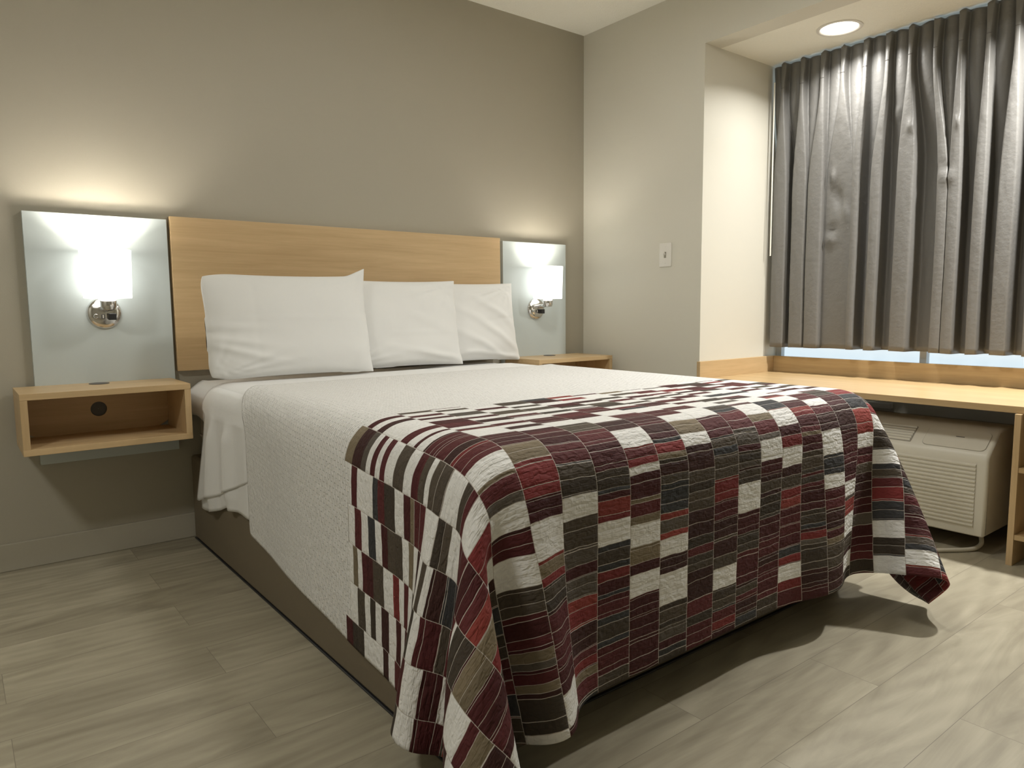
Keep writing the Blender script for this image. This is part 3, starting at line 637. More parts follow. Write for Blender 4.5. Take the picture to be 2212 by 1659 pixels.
# ------------------------------------------------------------------ quilt (draped shape settled as cloth, stored as a height-coded grid)
QNV, QNU = 58, 73
QDIFF = [
-4437,0,0,0,0,0,0,0,0,0,1,5,27,46,61,68,68,68,68,68,68,68,68,68,68,68,68,69,68,68,68,68,68,68,68,68,68,68,68,68,68,68,
68,68,68,68,69,68,68,68,68,68,68,68,70,68,67,55,41,19,2,3,1,2,4,2,3,6,4,6,-2,14,7,0,0,0,0,0,0,0,0,0,0,1,3,-3,-2,-2,-2,
0,0,0,0,0,1,0,0,0,0,0,-1,1,0,0,0,0,0,0,0,1,0,0,0,0,0,0,0,0,0,0,0,0,0,0,0,1,0,-2,0,-2,1,-1,2,5,0,2,1,-1,1,1,-1,1,-1,5,
-10,-3,0,0,0,0,0,0,0,0,0,0,0,-1,-1,-2,-1,0,0,0,0,0,1,-1,0,0,1,0,0,0,0,0,0,0,0,1,0,0,-1,0,0,0,1,0,0,0,0,0,-1,1,0,0,1,0,
-1,0,0,1,0,0,0,1,2,0,0,1,1,1,0,0,0,-1,-1,-4,-10,1,0,0,0,0,0,0,0,0,0,-1,-1,-1,-2,-1,-1,1,0,0,1,-1,0,1,0,-1,1,0,0,0,0,0,
1,0,-1,0,1,0,0,0,0,-1,0,0,1,0,0,0,0,0,1,-1,0,1,0,1,-1,1,0,1,0,0,1,0,0,1,0,1,0,-1,-1,0,0,6,0,0,0,0,0,0,0,0,0,0,0,-1,-2,
-1,-1,0,-1,1,0,0,0,1,-1,0,1,-1,1,0,0,0,0,0,0,1,0,-1,0,0,1,0,0,0,0,-1,1,0,0,0,0,0,0,1,0,0,0,0,0,1,0,1,0,1,0,1,-1,1,-1,
-1,0,-1,-1,0,-3,1,0,0,0,0,0,0,0,0,0,0,-1,-2,-1,-2,0,0,0,0,0,0,0,0,1,0,0,0,0,0,0,1,-1,1,-1,0,1,0,0,-1,0,0,1,0,0,-1,1,0,
0,1,-1,1,0,-1,1,-1,1,0,1,0,1,0,0,1,-1,1,-1,0,-1,-2,0,-1,0,0,0,0,0,0,0,0,0,0,0,0,0,-1,-1,-2,0,-1,0,0,1,-1,1,-1,1,0,-1,
1,-1,1,0,0,0,0,0,0,1,-1,0,1,0,0,0,-1,1,0,0,0,0,0,0,1,-1,0,1,0,0,0,1,0,0,0,1,0,0,0,-1,-1,-1,0,0,-1,0,-1,2,1,-1,0,0,0,0,
0,0,0,0,0,0,-2,-1,-2,0,0,0,0,0,0,1,-1,0,1,-1,1,0,0,0,0,1,-1,1,-1,1,0,-1,0,1,0,0,-1,1,0,0,0,0,0,0,1,0,0,-1,1,0,0,0,2,0,
0,-1,0,0,-1,0,-1,-1,0,-1,0,0,-2,-1,1,0,0,0,0,0,0,0,0,-1,0,-1,-2,0,-1,0,0,0,0,0,0,1,0,-1,1,0,0,0,0,0,0,1,-1,1,-1,1,0,0,
-1,0,1,0,-1,1,0,0,0,0,0,0,0,0,1,1,0,0,0,0,1,-1,1,-1,-1,0,-1,1,-1,-1,1,0,0,1,0,0,0,0,0,0,0,0,0,-1,1,-1,-1,-1,-2,0,0,0,
0,1,-1,0,0,0,1,0,0,0,0,0,0,0,0,1,-1,1,-1,1,0,0,0,0,0,1,-1,0,1,0,0,0,0,0,0,1,-1,0,1,1,0,-1,1,-1,0,0,-1,1,-2,1,0,0,0,0,
2,-1,0,0,0,0,0,0,0,0,1,-1,0,-1,-1,-1,-2,0,0,1,0,1,0,0,0,0,-1,0,0,0,1,0,0,0,0,1,0,0,0,0,0,1,0,0,0,0,0,0,1,0,0,0,0,0,0,
0,1,-1,0,0,1,0,0,0,-1,0,-1,1,-1,0,0,0,0,-2,0,0,0,0,0,0,0,0,0,0,0,0,-2,-2,-1,0,0,0,-1,1,0,0,0,0,0,1,0,0,0,0,1,0,0,0,0,
-1,1,-1,1,0,0,-1,1,0,1,0,0,-1,1,0,0,1,0,0,0,0,0,0,1,0,0,0,0,0,0,-1,0,0,-1,-1,0,0,-1,-1,1,0,0,0,0,0,0,0,0,0,-1,0,-2,-1,
-1,0,0,0,0,0,0,0,0,1,0,0,0,0,0,0,0,0,0,0,1,-1,1,-1,1,-1,1,0,0,0,0,1,0,0,0,1,-1,1,0,0,0,0,1,-1,1,0,0,0,-1,0,0,-1,0,0,
-1,-1,0,1,0,-1,0,0,0,0,0,0,1,0,0,0,-2,-1,-1,0,-1,0,0,0,0,0,1,0,-1,0,1,0,0,1,-1,0,0,1,0,-1,1,0,0,0,1,-1,0,0,0,1,-1,1,0,
0,0,1,0,-1,1,0,1,-1,1,0,0,0,-1,0,-1,0,-1,-1,-1,1,-1,0,-1,0,0,0,0,0,0,0,0,-1,0,0,1,-1,-1,-2,-1,0,0,0,0,0,1,-1,0,1,0,-1,
1,0,0,0,0,1,-1,0,1,0,-1,1,0,0,0,0,1,0,-1,1,0,0,1,-1,0,0,1,0,0,-1,1,0,0,0,0,-1,0,-1,-1,0,-1,1,-1,0,0,2,0,0,0,0,0,0,0,0,
0,0,0,-1,1,-3,-1,-1,0,0,0,0,0,0,0,1,-1,1,0,0,0,0,0,1,-1,0,1,0,-1,1,0,0,0,1,0,-1,0,1,0,0,0,0,0,0,0,0,0,0,1,1,0,0,0,-1,
0,-1,-1,0,-1,0,-1,0,2,0,-1,1,0,0,0,0,0,0,0,0,-1,0,0,-1,-1,-3,0,0,0,0,0,1,-1,1,-1,1,-1,1,0,0,0,0,0,0,1,-1,0,1,0,0,0,0,
0,0,0,1,-1,0,0,0,1,1,0,0,0,0,0,0,0,0,0,0,-1,0,-1,0,-1,0,1,0,1,0,1,1,0,0,0,0,0,0,0,0,0,1,0,0,-2,-2,0,-2,-1,1,0,0,0,0,0,
1,-1,1,0,-1,1,0,0,0,1,-1,1,0,0,0,0,-1,1,0,0,0,0,1,0,0,0,-1,1,0,0,0,0,1,0,0,1,0,-1,0,-1,0,0,0,0,0,1,0,1,0,0,0,0,0,0,0,
0,0,0,0,0,0,0,-1,-1,-2,-1,0,0,0,0,0,1,-1,0,1,0,-1,1,0,0,1,-1,0,1,-1,0,0,0,0,1,-1,1,0,1,-1,0,1,0,0,0,0,0,0,1,0,-1,1,0,
1,0,-1,0,0,0,-1,0,1,0,1,2,0,1,1,1,0,-1,0,0,0,0,0,0,1,0,-1,-1,-1,-2,0,-1,0,0,0,0,0,1,0,0,-1,1,0,0,0,0,1,-1,0,1,0,0,0,0,
0,0,0,0,0,1,0,-1,0,1,0,0,0,1,-1,1,0,0,0,0,0,1,-1,0,0,1,1,0,1,1,0,1,-1,0,0,0,1,0,0,0,0,-1,0,-1,0,1,0,-2,-1,-2,0,-1,1,0,
0,0,0,0,0,1,0,0,0,0,0,0,1,0,-1,1,0,0,0,0,0,0,0,0,0,0,1,0,0,0,0,0,0,0,0,1,-1,1,1,0,-1,1,0,0,1,1,1,1,0,0,0,0,-1,0,0,0,0,
0,0,0,0,0,0,0,-1,0,-1,-2,0,-1,0,0,1,0,0,0,0,0,0,0,0,0,0,0,0,0,0,1,-1,0,1,0,0,0,0,0,0,0,1,-1,1,-1,1,0,1,-1,1,0,-1,1,0,
0,1,0,0,1,1,1,0,1,0,0,0,-1,0,1,1,0,-1,0,0,0,0,0,0,0,0,0,-1,-1,-1,-2,0,0,1,-1,0,0,0,0,0,0,1,0,0,0,0,0,0,0,0,1,0,-1,1,0,
0,0,1,0,0,-1,1,-1,1,0,0,0,0,0,0,1,0,1,0,-1,2,0,0,1,1,1,0,-1,0,-1,-1,0,-1,0,0,0,0,0,0,0,0,0,0,0,0,0,-1,-2,-1,-1,0,0,0,
0,0,0,1,0,0,-1,1,0,0,0,1,0,0,0,-1,1,0,-1,1,0,0,0,0,0,1,-1,1,0,0,0,0,1,0,0,0,0,0,0,1,0,1,1,1,0,0,-1,0,-1,-1,-1,0,1,-1,
0,1,0,-1,0,0,1,0,0,0,0,0,-2,-1,-1,-1,0,-1,1,0,1,0,-1,1,0,0,0,0,0,1,-1,0,0,0,1,-1,1,0,0,0,0,0,0,0,0,1,0,0,0,0,0,0,0,0,
0,1,0,1,0,1,0,1,0,-1,0,0,-1,-1,-1,0,-1,0,-2,0,0,0,1,0,1,0,0,0,0,0,-1,-1,-1,-2,0,0,0,0,0,0,0,1,-1,1,0,-1,1,0,0,0,1,0,0,
0,0,-1,1,-1,1,0,0,0,0,0,0,0,0,0,0,1,0,0,0,0,0,1,0,1,-1,1,0,0,0,-1,-1,-1,0,-1,0,0,-1,-2,0,1,0,0,0,-1,0,1,0,0,0,1,-1,-2,
-1,0,-1,1,-1,1,-1,1,-1,1,-1,1,0,0,0,0,0,0,0,0,0,1,0,0,0,0,0,0,0,0,0,0,0,0,1,0,-1,1,0,0,0,0,0,1,0,1,0,-1,-1,0,-1,-1,1,
-2,1,0,0,1,-2,1,-1,1,0,0,0,1,-1,0,0,1,-1,0,-1,-1,-2,0,0,0,0,0,0,1,-1,1,0,0,0,0,0,1,-1,1,0,0,-1,1,-1,1,0,0,0,0,1,0,0,1,
0,0,0,0,0,0,1,0,0,0,0,0,0,-1,0,-1,-1,0,0,-1,1,0,0,0,0,1,-1,0,0,0,0,0,-1,1,0,0,0,0,0,-3,-2,0,0,0,0,0,1,-1,0,1,0,-1,1,0,
0,0,0,1,-1,0,0,1,0,0,0,0,0,0,1,-1,0,1,-1,1,-1,1,0,0,0,0,0,1,0,0,1,-1,1,-2,0,-1,-1,1,0,0,1,0,1,0,1,1,0,-1,0,0,0,0,-1,1,
0,-1,0,-1,-1,-2,-1,0,0,0,0,0,1,0,-1,0,1,0,0,0,0,0,0,1,0,0,0,-1,1,0,0,0,0,0,0,0,0,0,0,1,-1,1,0,0,0,1,-1,0,1,0,1,-1,0,
-1,0,0,0,0,1,0,1,0,-1,2,-1,1,0,0,0,0,0,0,-1,0,0,0,-2,-2,0,-2,0,0,0,0,0,0,0,1,0,0,0,0,1,-1,0,0,0,0,0,0,1,0,0,-1,1,0,0,
1,0,-1,1,0,0,0,0,0,1,-1,0,1,0,1,0,0,-1,-1,0,0,1,1,1,0,0,1,0,0,2,0,-1,0,0,0,0,1,0,0,0,0,-1,-2,-1,-2,0,-1,0,1,0,0,0,0,0,
0,0,0,0,0,1,0,0,-1,1,0,0,0,0,0,0,0,0,0,0,0,1,0,0,0,0,0,0,0,1,0,0,1,-1,1,0,-1,0,1,1,1,0,1,2,1,-1,0,0,0,0,1,0,0,0,0,-1,
0,0,0,0,0,0,-2,-2,-1,0,-1,1,0,0,0,0,0,0,0,0,1,0,0,0,0,1,-1,1,0,0,0,0,0,0,0,0,1,0,0,0,0,0,1,0,0,0,0,0,0,0,1,-1,1,1,1,1,
1,1,2,1,-1,1,0,1,1,-4,1,1,1,1,0,0,0,-1,0,0,0,0,0,-1,-1,-2,0,0,0,0,0,0,0,1,0,0,0,-1,1,0,0,0,0,1,-1,0,0,0,0,1,0,1,0,-1,
0,0,0,1,0,0,0,0,0,0,1,0,0,0,1,0,2,2,1,2,1,-1,0,0,-1,0,0,3,-11,2,2,3,1,2,0,1,1,-1,0,0,0,-1,-1,-1,-1,-1,0,0,0,0,0,1,-1,
0,1,0,0,0,0,0,1,0,-1,1,0,0,0,0,0,0,0,0,0,1,0,0,-1,1,0,0,1,0,0,-1,1,0,1,0,1,2,2,1,0,-1,-1,-2,-1,-2,1,0,1,-25,2,4,4,4,3,
4,1,2,1,-1,-1,0,1,-1,-2,-1,0,0,-1,1,0,1,-1,0,1,-1,1,0,0,0,0,0,0,1,-1,1,0,0,0,0,0,0,0,1,0,0,0,1,-1,0,1,-1,1,0,1,-1,1,
-1,1,1,1,0,0,-2,-2,-2,-1,-2,0,-1,1,0,-43,4,3,4,4,5,5,6,3,4,4,2,1,-2,-1,-2,-1,-2,1,0,0,0,0,0,1,-1,1,0,0,0,0,1,-1,1,-1,
1,-1,1,0,0,0,0,0,1,-1,0,0,1,0,0,1,-1,1,-1,1,0,0,0,1,0,-1,0,-1,-2,-2,-2,0,-1,0,0,1,0,-5,-56,4,2,1,3,4,3,5,7,6,7,7,4,2,
-2,-1,-2,0,0,1,-1,1,0,1,-1,1,0,-1,1,0,0,0,1,-1,1,0,0,-1,1,0,0,0,0,0,1,0,0,0,0,0,0,1,0,0,0,0,1,0,0,0,-1,-3,-2,-1,-1,1,
0,2,3,3,2,2,0,-59,8,1,1,2,0,2,1,2,5,4,8,10,8,3,-1,0,-1,0,0,1,0,0,0,1,0,-1,1,0,0,0,0,0,0,1,-1,1,0,-1,1,0,0,0,0,0,0,1,
-1,0,1,0,0,0,1,1,0,1,0,1,-1,-2,-2,-2,1,2,3,4,5,5,5,5,5,5,-29,9,1,1,-1,0,1,1,1,0,1,0,2,4,4,0,-1,0,0,1,0,0,0,0,0,0,1,0,
0,0,1,0,-1,1,-1,1,-1,1,0,-1,1,0,0,0,0,0,0,1,0,0,0,1,0,0,0,1,1,2,0,2,1,1,3,3,6,5,6,5,5,4,4,4,6,44,-10,1,0,1,1,0,0,0,-1,
-2,-4,-7,-7,-9,-7,-3,-1,0,0,0,0,0,0,0,0,0,0,0,0,0,0,1,0,0,0,0,-1,1,0,0,0,0,-1,1,0,0,0,0,0,1,-1,0,1,0,0,1,1,3,6,11,12,
7,5,5,4,3,2,2,2,2,0,3,66,-5,-1,0,-1,-2,-3,-4,-5,-8,-8,-8,-8,-9,-5,-2,1,0,-1,0,0,0,0,0,0,0,0,0,0,0,0,0,-1,0,0,0,1,0,-1,
1,-1,0,1,0,-1,1,-1,0,1,0,-1,1,0,-1,0,0,-2,0,-3,-1,12,20,18,12,6,4,2,2,1,0,0,1,1,66,-7,-3,-5,-6,-8,-8,-9,-11,-9,-10,-9,
-8,-1,10,16,3,-1,0,-2,0,0,0,-1,0,0,0,0,0,0,0,-1,1,0,0,0,0,0,0,0,0,0,-1,1,0,-1,1,0,-1,0,0,-1,0,1,-1,-1,-1,-3,-2,-4,-4,
3,18,19,16,12,9,5,2,3,1,0,0,50,-16,-10,-10,-11,-10,-11,-9,-8,-7,-3,-1,7,17,21,7,0,-1,-4,-1,-1,-1,0,1,-1,0,0,0,0,0,-1,
1,0,0,0,0,-1,1,0,-1,1,-1,0,0,0,0,-1,0,0,0,0,0,0,-1,-1,0,-2,-1,2,-6,-7,-9,-4,10,16,17,15,13,11,7,5,4,3,-11,-2,-9,-9,-8,
-7,-5,-4,-1,3,7,13,20,20,3,-5,2,1,-3,-2,-3,0,-1,0,1,0,0,-1,0,0,1,0,0,0,0,0,0,-1,0,0,-1,1,0,-1,0,0,0,0,-1,0,0,0,-1,0,0,
0,-1,-5,0,0,-7,-4,-11,-9,3,9,13,15,14,14,12,10,13,-40,-3,-6,-6,-3,0,1,2,7,11,15,20,17,2,-12,-2,7,0,-4,-3,-3,-1,1,0,0,
0,0,1,-1,0,0,0,0,0,0,-1,1,0,0,0,0,-1,0,0,-1,0,0,0,0,0,-1,0,0,0,0,0,0,-3,-5,8,-5,-10,-4,-10,-11,-1,4,7,10,12,13,15,19,
-47,-4,-5,-2,0,3,5,10,12,17,17,15,4,-14,-9,7,3,-3,-4,-1,-3,-1,0,0,0,0,0,0,0,0,0,0,0,0,0,0,0,-1,0,0,0,0,0,0,0,0,0,-1,0,
-1,1,-1,0,-1,1,-1,-1,-5,-9,10,7,-9,-9,-4,-9,-11,-2,1,3,5,8,9,9,-44,-4,-4,-2,3,6,12,14,17,15,14,3,-14,-16,3,9,-1,-5,-1,
-2,-1,-1,-1,0,0,0,0,0,0,0,0,0,0,0,0,0,-1,1,0,0,0,0,-1,0,1,-1,0,0,-1,0,0,0,0,-1,0,0,-3,-8,-9,3,15,0,-12,-6,-2,-9,-11,
-2,0,1,2,2,-1,-45,-7,-2,5,10,14,14,16,14,11,4,-11,-21,-7,12,6,-3,-6,1,-1,-2,-2,0,0,0,0,0,0,0,0,0,0,0,0,0,0,0,0,0,-1,0,
0,1,0,-1,1,-1,0,0,0,-1,0,-1,0,-1,0,-1,-8,-9,-3,13,9,-5,-13,-6,-2,-9,-7,-1,-1,-1,2,-2,-43,-8,4,13,16,15,14,11,10,4,-8,
-21,-16,7,12,3,-4,-4,0,-1,-2,-1,-1,0,0,0,0,0,0,0,0,0,0,0,0,0,0,0,-1,1,0,0,-1,0,0,0,0,-1,0,0,0,0,-1,0,0,0,-4,-4,-7,-8,
5,14,5,-8,-15,-7,-4,-5,-3,-2,0,-1,1,-45,1,14,20,17,10,10,8,3,-5,-20,-21,-3,13,11,0,-5,-3,0,0,-2,-3,0,0,0,0,0,0,0,0,0,
0,0,0,0,0,0,0,0,0,-1,0,1,-1,1,-1,0,-1,0,0,0,-1,0,0,0,-1,-2,-6,-6,-9,1,14,11,1,-6,-10,-7,-6,-6,-3,-3,-2,-6,-43,20,29,
21,9,1,1,2,-4,-18,-22,-12,9,16,5,-3,-5,-2,1,-1,-1,-1,-2,0,0,0,0,0,0,0,0,0,0,0,0,0,0,0,0,-1,1,0,-1,1,-1,0,-1,0,0,0,0,0,
-1,0,0,-1,-4,-3,-5,-9,-3,8,12,7,0,-6,-6,-5,-4,-3,-1,2,1,-67,68,31,11,2,-2,0,-4,-15,-22,-19,1,16,11,3,-3,-7,0,1,0,-2,
-2,0,-1,0,0,0,0,0,0,0,0,0,0,0,0,0,-1,1,0,0,-1,0,0,0,0,0,-1,0,1,-1,-1,0,0,0,-2,-3,-4,-4,-8,-7,4,12,9,2,-3,-3,-3,0,2,5,
7,15,2,16,11,8,5,3,-2,-14,-21,-22,-7,11,16,8,0,-5,-4,-1,1,-1,0,-2,-2,0,0,0,0,0,0,0,0,0,0,0,0,0,0,0,-1,1,-1,1,0,-1,0,
-1,0,1,0,-1,1,-1,-1,0,0,-2,-3,-3,-3,-8,-9,0,8,9,3,1,-1,1,3,6,7,6,4,22,-1,2,4,9,6,-11,-20,-23,-12,5,17,13,4,-1,-5,-4,0,
0,0,-2,-1,-1,-1,0,0,0,0,0,0,0,0,0,0,0,0,0,0,0,-1,1,-1,0,1,-1,0,-1,0,0,1,-1,0,0,-1,-1,-1,-5,-3,-2,-5,-9,-4,5,8,5,0,2,5,
8,7,5,3,1,23,0,-2,-2,2,-3,-17,-19,-10,1,16,17,8,2,-3,-6,-2,0,1,-1,-1,-2,-2,0,0,0,0,0,0,0,0,0,0,0,0,0,0,0,0,0,-1,1,0,
-1,0,-1,1,-1,1,-1,0,-1,0,0,0,-3,-4,-2,-2,-4,-9,-7,3,7,5,3,6,8,8,6,3,0,0,23,-1,1,-6,-19,-21,-13,-3,5,15,19,12,4,1,-6,
-4,-2,1,-1,-1,0,-2,0,-2,0,0,0,0,0,0,0,0,0,0,0,0,-1,0,0,0,0,0,-1,0,0,1,-2,1,0,0,0,0,-1,0,-1,-4,-3,-3,0,-3,-7,-8,-2,7,6,
6,8,11,7,3,1,0,1,22,1,-6,-19,-31,-22,-4,8,19,27,16,6,1,-6,-5,-3,5,1,-6,-2,2,1,-3,-1,-1,0,0,0,0,0,0,0,0,0,-1,0,1,0,0,
-1,0,-1,1,-1,0,-1,1,0,-1,0,-1,0,1,-1,-5,-5,-5,2,2,2,-4,-9,-8,-1,12,14,13,6,3,1,0,0,-1,-1160,0,0,0,0,0,0,0,0,0,-1,0,1,
0,0,0,0,0,0,0,0,0,0,0,0,0,0,0,0,0,0,0,0,0,0,0,0,0,0,0,0,0,0,0,0,0,0,0,0,0,0,0,0,0,2,2,1,2,1,2,2,2,2,2,2,2,2,3,2,2,2,3,
2,-70,0,0,0,0,0,0,0,-1,0,1,0,-1,0,1,0,0,0,0,0,0,0,0,0,0,0,0,0,0,0,0,0,0,0,0,0,0,0,0,0,0,0,0,0,0,0,0,0,0,0,0,0,0,0,-1,
0,0,0,1,-1,0,0,0,0,0,1,0,-1,0,0,1,0,1,-70,0,0,0,0,0,-1,0,1,0,0,0,0,0,-1,1,0,0,0,0,0,0,0,0,0,0,0,0,0,0,0,0,0,0,0,0,0,0,
0,0,0,0,0,0,0,0,0,0,0,0,0,0,0,0,-1,0,1,-1,0,1,0,0,0,0,0,-1,0,1,0,0,-1,1,1,-70,0,0,0,-1,0,1,0,0,0,0,0,0,0,0,-1,0,0,0,0,
0,0,0,0,0,0,0,0,0,0,0,0,0,0,0,0,0,0,0,0,0,0,0,0,0,0,0,0,0,0,0,0,0,1,0,0,-1,1,0,0,0,0,0,0,0,0,0,-1,1,0,0,-1,1,-70,0,-1,
0,1,0,0,0,0,0,0,0,0,0,0,0,0,0,0,0,0,0,0,0,0,0,0,0,0,0,0,0,0,0,0,0,0,0,0,0,0,0,0,0,0,0,0,0,0,0,0,0,0,-1,1,0,0,0,0,0,0,
0,0,0,0,0,0,0,-1,1,0,0,0,-71,0,1,0,0,0,0,0,0,0,0,0,0,0,0,0,0,0,0,0,0,0,0,0,0,0,0,0,0,0,0,0,0,0,0,0,0,0,0,0,0,0,0,0,0,
0,0,0,0,0,0,0,0,0,0,-1,1,0,-1,0,0,0,0,1,0,0,0,0,0,0,0,0,0,-70,0,0,0,0,0,0,0,0,0,0,-1,0,1,0,0,0,0,0,0,0,0,0,0,0,0,0,0,
0,0,0,0,0,0,0,0,0,0,0,0,0,0,0,0,0,0,0,0,0,0,0,0,0,0,0,0,0,0,0,0,0,0,0,-1,1,0,0,0,0,-1,1,0,0,-70,0,0,0,0,0,0,0,-1,0,0,
1,0,-1,0,1,0,0,0,0,0,0,0,0,0,0,0,0,0,0,0,0,0,0,0,0,0,0,0,0,0,0,0,0,0,0,0,0,0,0,0,0,0,0,0,0,0,-1,1,0,0,0,0,0,-1,1,0,0,
0,0,0,0,0,-70,0,0,0,0,0,-1,0,1,0,0,0,0,0,0,-1,1,0,0,0,0,0,0,0,0,0,0,0,0,0,0,0,0,0,0,0,0,0,0,0,0,0,0,0,0,0,0,0,0,0,0,0,
0,0,0,0,-1,1,0,0,0,0,0,0,0,0,0,0,0,0,0,0,0,-70,0,0,0,-1,0,1,0,0,0,0,0,0,0,0,0,-1,0,0,0,0,0,0,0,0,0,0,0,0,0,0,0,0,0,0,
0,0,0,0,0,0,1,0,0,-1,0,0,0,0,1,-1,0,0,1,0,0,0,0,0,0,0,0,0,0,0,-1,1,0,0,0,0,0,-1,-70,0,0,-1,1,0,0,0,0,0,0,0,0,0,0,0,0,
0,0,0,0,0,0,0,0,0,0,0,0,0,0,0,0,0,0,0,0,0,0,0,0,-1,0,0,1,0,0,0,0,-1,1,0,0,-1,0,0,1,-1,0,0,0,0,1,0,0,0,-1,1,0,0,0,0,0,
-70,-1,0,1,0,0,0,0,0,0,0,0,0,0,0,0,0,0,0,0,0,0,0,0,0,0,0,0,0,0,0,0,0,0,0,0,0,0,0,0,0,0,0,0,0,0,0,0,0,0,0,0,0,0,0,0,-1,
1,0,0,0,0,-1,1,0,0,0,0,0,0,-1,1,0,-71,1,0,0,0,0,0,0,0,0,-1,0,0,0,0,0,0,1,0,0,0,-1,0,0,0,0,0,0,0,0,0,0,0,0,0,0,0,0,0,0,
0,0,0,0,0,0,0,0,0,0,0,0,1,0,0,0,0,0,0,0,0,0,0,-1,1,0,0,-1,1,0,0,0,0,-70,0,0,0,0,0,0,0,-1,0,1,0,0,0,0,0,0,-1,0,0,0,1,0,
0,0,0,0,0,0,0,0,0,0,0,0,0,0,0,0,0,0,0,0,0,0,0,0,0,0,0,0,0,-1,1,-1,0,1,-1,0,0,1,0,0,0,0,0,0,0,0,0,0,-1,1,-70,0,0,0,0,0,
0,-1,1,0,0,0,0,0,0,0,0,0,0,0,0,0,0,0,0,0,0,0,0,0,0,0,0,0,0,0,0,0,0,0,0,0,0,0,0,0,-1,0,1,0,0,0,0,-1,1,0,-1,1,0,0,-1,1,
0,0,-1,1,0,0,0,0,0,0,0,-70,0,0,0,0,-1,0,1,0,0,0,0,0,0,0,0,0,0,0,0,-1,0,0,0,0,0,0,0,0,0,0,0,0,0,0,0,0,0,0,0,0,0,0,0,0,
0,1,0,-1,0,0,0,1,0,0,0,0,0,0,0,0,-1,1,0,0,0,0,0,0,0,0,0,0,-70,0,0,-1,0,1,0,0,0,0,0,0,0,-1,0,0,0,0,0,0,1,0,0,0,0,0,0,0,
0,0,0,0,0,0,0,0,0,0,0,0,0,0,0,0,0,0,0,0,0,0,0,0,-1,1,-1,0,1,-1,0,1,0,0,0,0,0,0,0,0,0,0,0,0,-1,-70,-1,0,1,0,0,0,0,0,0,
0,-1,0,1,0,0,0,0,0,0,0,0,0,0,0,0,0,0,0,0,0,0,0,0,0,0,0,0,0,0,0,-1,0,0,0,0,0,0,0,0,0,1,0,-1,1,0,-1,1,0,-1,1,0,-1,1,0,
-1,1,0,-1,1,0,0,0,-71,1,0,0,0,0,0,0,0,0,-1,1,0,0,0,0,0,0,0,-1,0,0,0,0,0,0,0,0,0,0,0,0,0,0,0,0,0,0,0,0,0,1,0,0,0,0,0,0,
0,0,0,-1,0,1,0,0,0,0,0,0,-1,1,0,0,0,0,0,0,0,-1,1,0,0,-70,0,0,0,0,0,0,0,-1,0,1,0,0,0,0,0,-1,0,0,1,0,0,0,0,0,0,0,0,0,0,
0,0,0,0,0,0,0,0,0,0,0,0,0,0,0,0,0,0,0,0,0,0,0,0,-1,0,0,0,0,1,0,0,0,-1,1,0,-1,1,0,0,0,0,0,-70,0,0,0,0,0,0,-1,1,0,0,0,0,
0,-1,0,1,0,0,0,0,0,0,0,0,0,0,0,0,0,0,0,0,0,0,0,0,0,0,0,-1,0,0,0,0,0,0,0,0,0,0,0,1,-1,1,0,0,0,0,-1,1,-1,1,0,0,0,0,0,0,
0,0,0,0,-70,0,0,0,0,-1,0,1,0,0,0,0,0,-1,1,0,0,0,0,-1,0,0,0,0,0,0,0,0,0,0,0,0,0,0,0,0,0,0,0,0,1,0,0,0,0,0,0,0,0,0,0,0,
-1,1,-1,0,1,-1,1,0,0,0,0,0,0,0,0,0,0,0,0,0,0,-70,0,0,-1,0,1,0,0,0,0,0,0,-1,1,0,0,0,-1,0,1,0,0,0,0,0,0,0,0,0,0,0,0,0,0,
0,0,0,0,0,0,0,0,0,0,-1,0,0,0,0,0,0,1,0,-1,1,0,-1,1,-1,1,-1,1,0,0,-1,1,0,0,0,0,0,0,-1,-70,-1,0,1,0,0,0,0,0,0,0,-1,1,0,
0,-1,0,1,0,0,0,0,0,0,0,0,0,0,0,0,0,0,0,0,0,0,0,0,0,-1,0,0,0,0,1,0,0,0,0,0,0,-1,0,1,-1,0,1,0,0,-1,1,0,-1,1,0,0,0,0,0,0,
-1,0,1,-71,1,0,0,0,0,0,0,0,0,-1,1,0,0,0,0,0,0,0,-1,0,0,0,0,0,0,0,0,0,0,1,0,0,0,-1,0,0,0,0,1,0,0,0,0,0,0,0,0,0,0,0,0,0,
-1,1,0,-1,0,0,1,0,0,0,0,0,0,0,-1,1,0,0,0,0,-70,0,0,0,0,0,0,0,0,-1,1,0,0,0,-1,1,0,-1,0,1,0,0,0,0,0,0,0,0,0,0,-1,0,0,0,
1,0,0,0,0,0,0,0,0,-1,0,0,0,0,0,0,0,0,0,1,-1,0,0,0,1,0,0,-1,1,0,0,0,0,0,0,0,0,0,0,-70,0,0,0,0,0,0,-1,0,1,0,0,0,-1,1,0,
-1,1,0,0,0,0,0,0,0,0,0,0,0,0,0,0,0,0,0,0,0,0,0,-1,0,0,0,1,0,0,0,0,-1,0,0,0,1,-1,0,0,1,0,-1,0,0,1,0,0,0,0,0,0,0,0,0,0,
0,-70,0,0,0,0,0,-1,1,0,0,0,0,0,0,0,-1,1,0,-1,0,0,0,0,0,0,0,0,1,0,0,0,0,0,0,0,0,-1,0,0,1,0,0,0,0,0,0,0,0,1,0,0,0,-1,0,
0,0,0,0,0,0,0,0,0,0,0,-1,1,0,0,0,0,0,0,-70,0,0,0,-1,0,1,0,0,0,0,0,-1,1,0,0,0,-1,1,0,0,0,0,0,0,0,0,-1,0,0,0,0,0,0,0,0,
1,0,0,0,0,0,0,-1,0,0,0,0,0,0,0,0,0,0,1,0,-1,0,1,-1,1,0,0,-1,1,0,0,0,-1,1,0,0,0,-70,0,0,-1,1,0,0,0,0,0,0,0,0,0,0,0,-1,
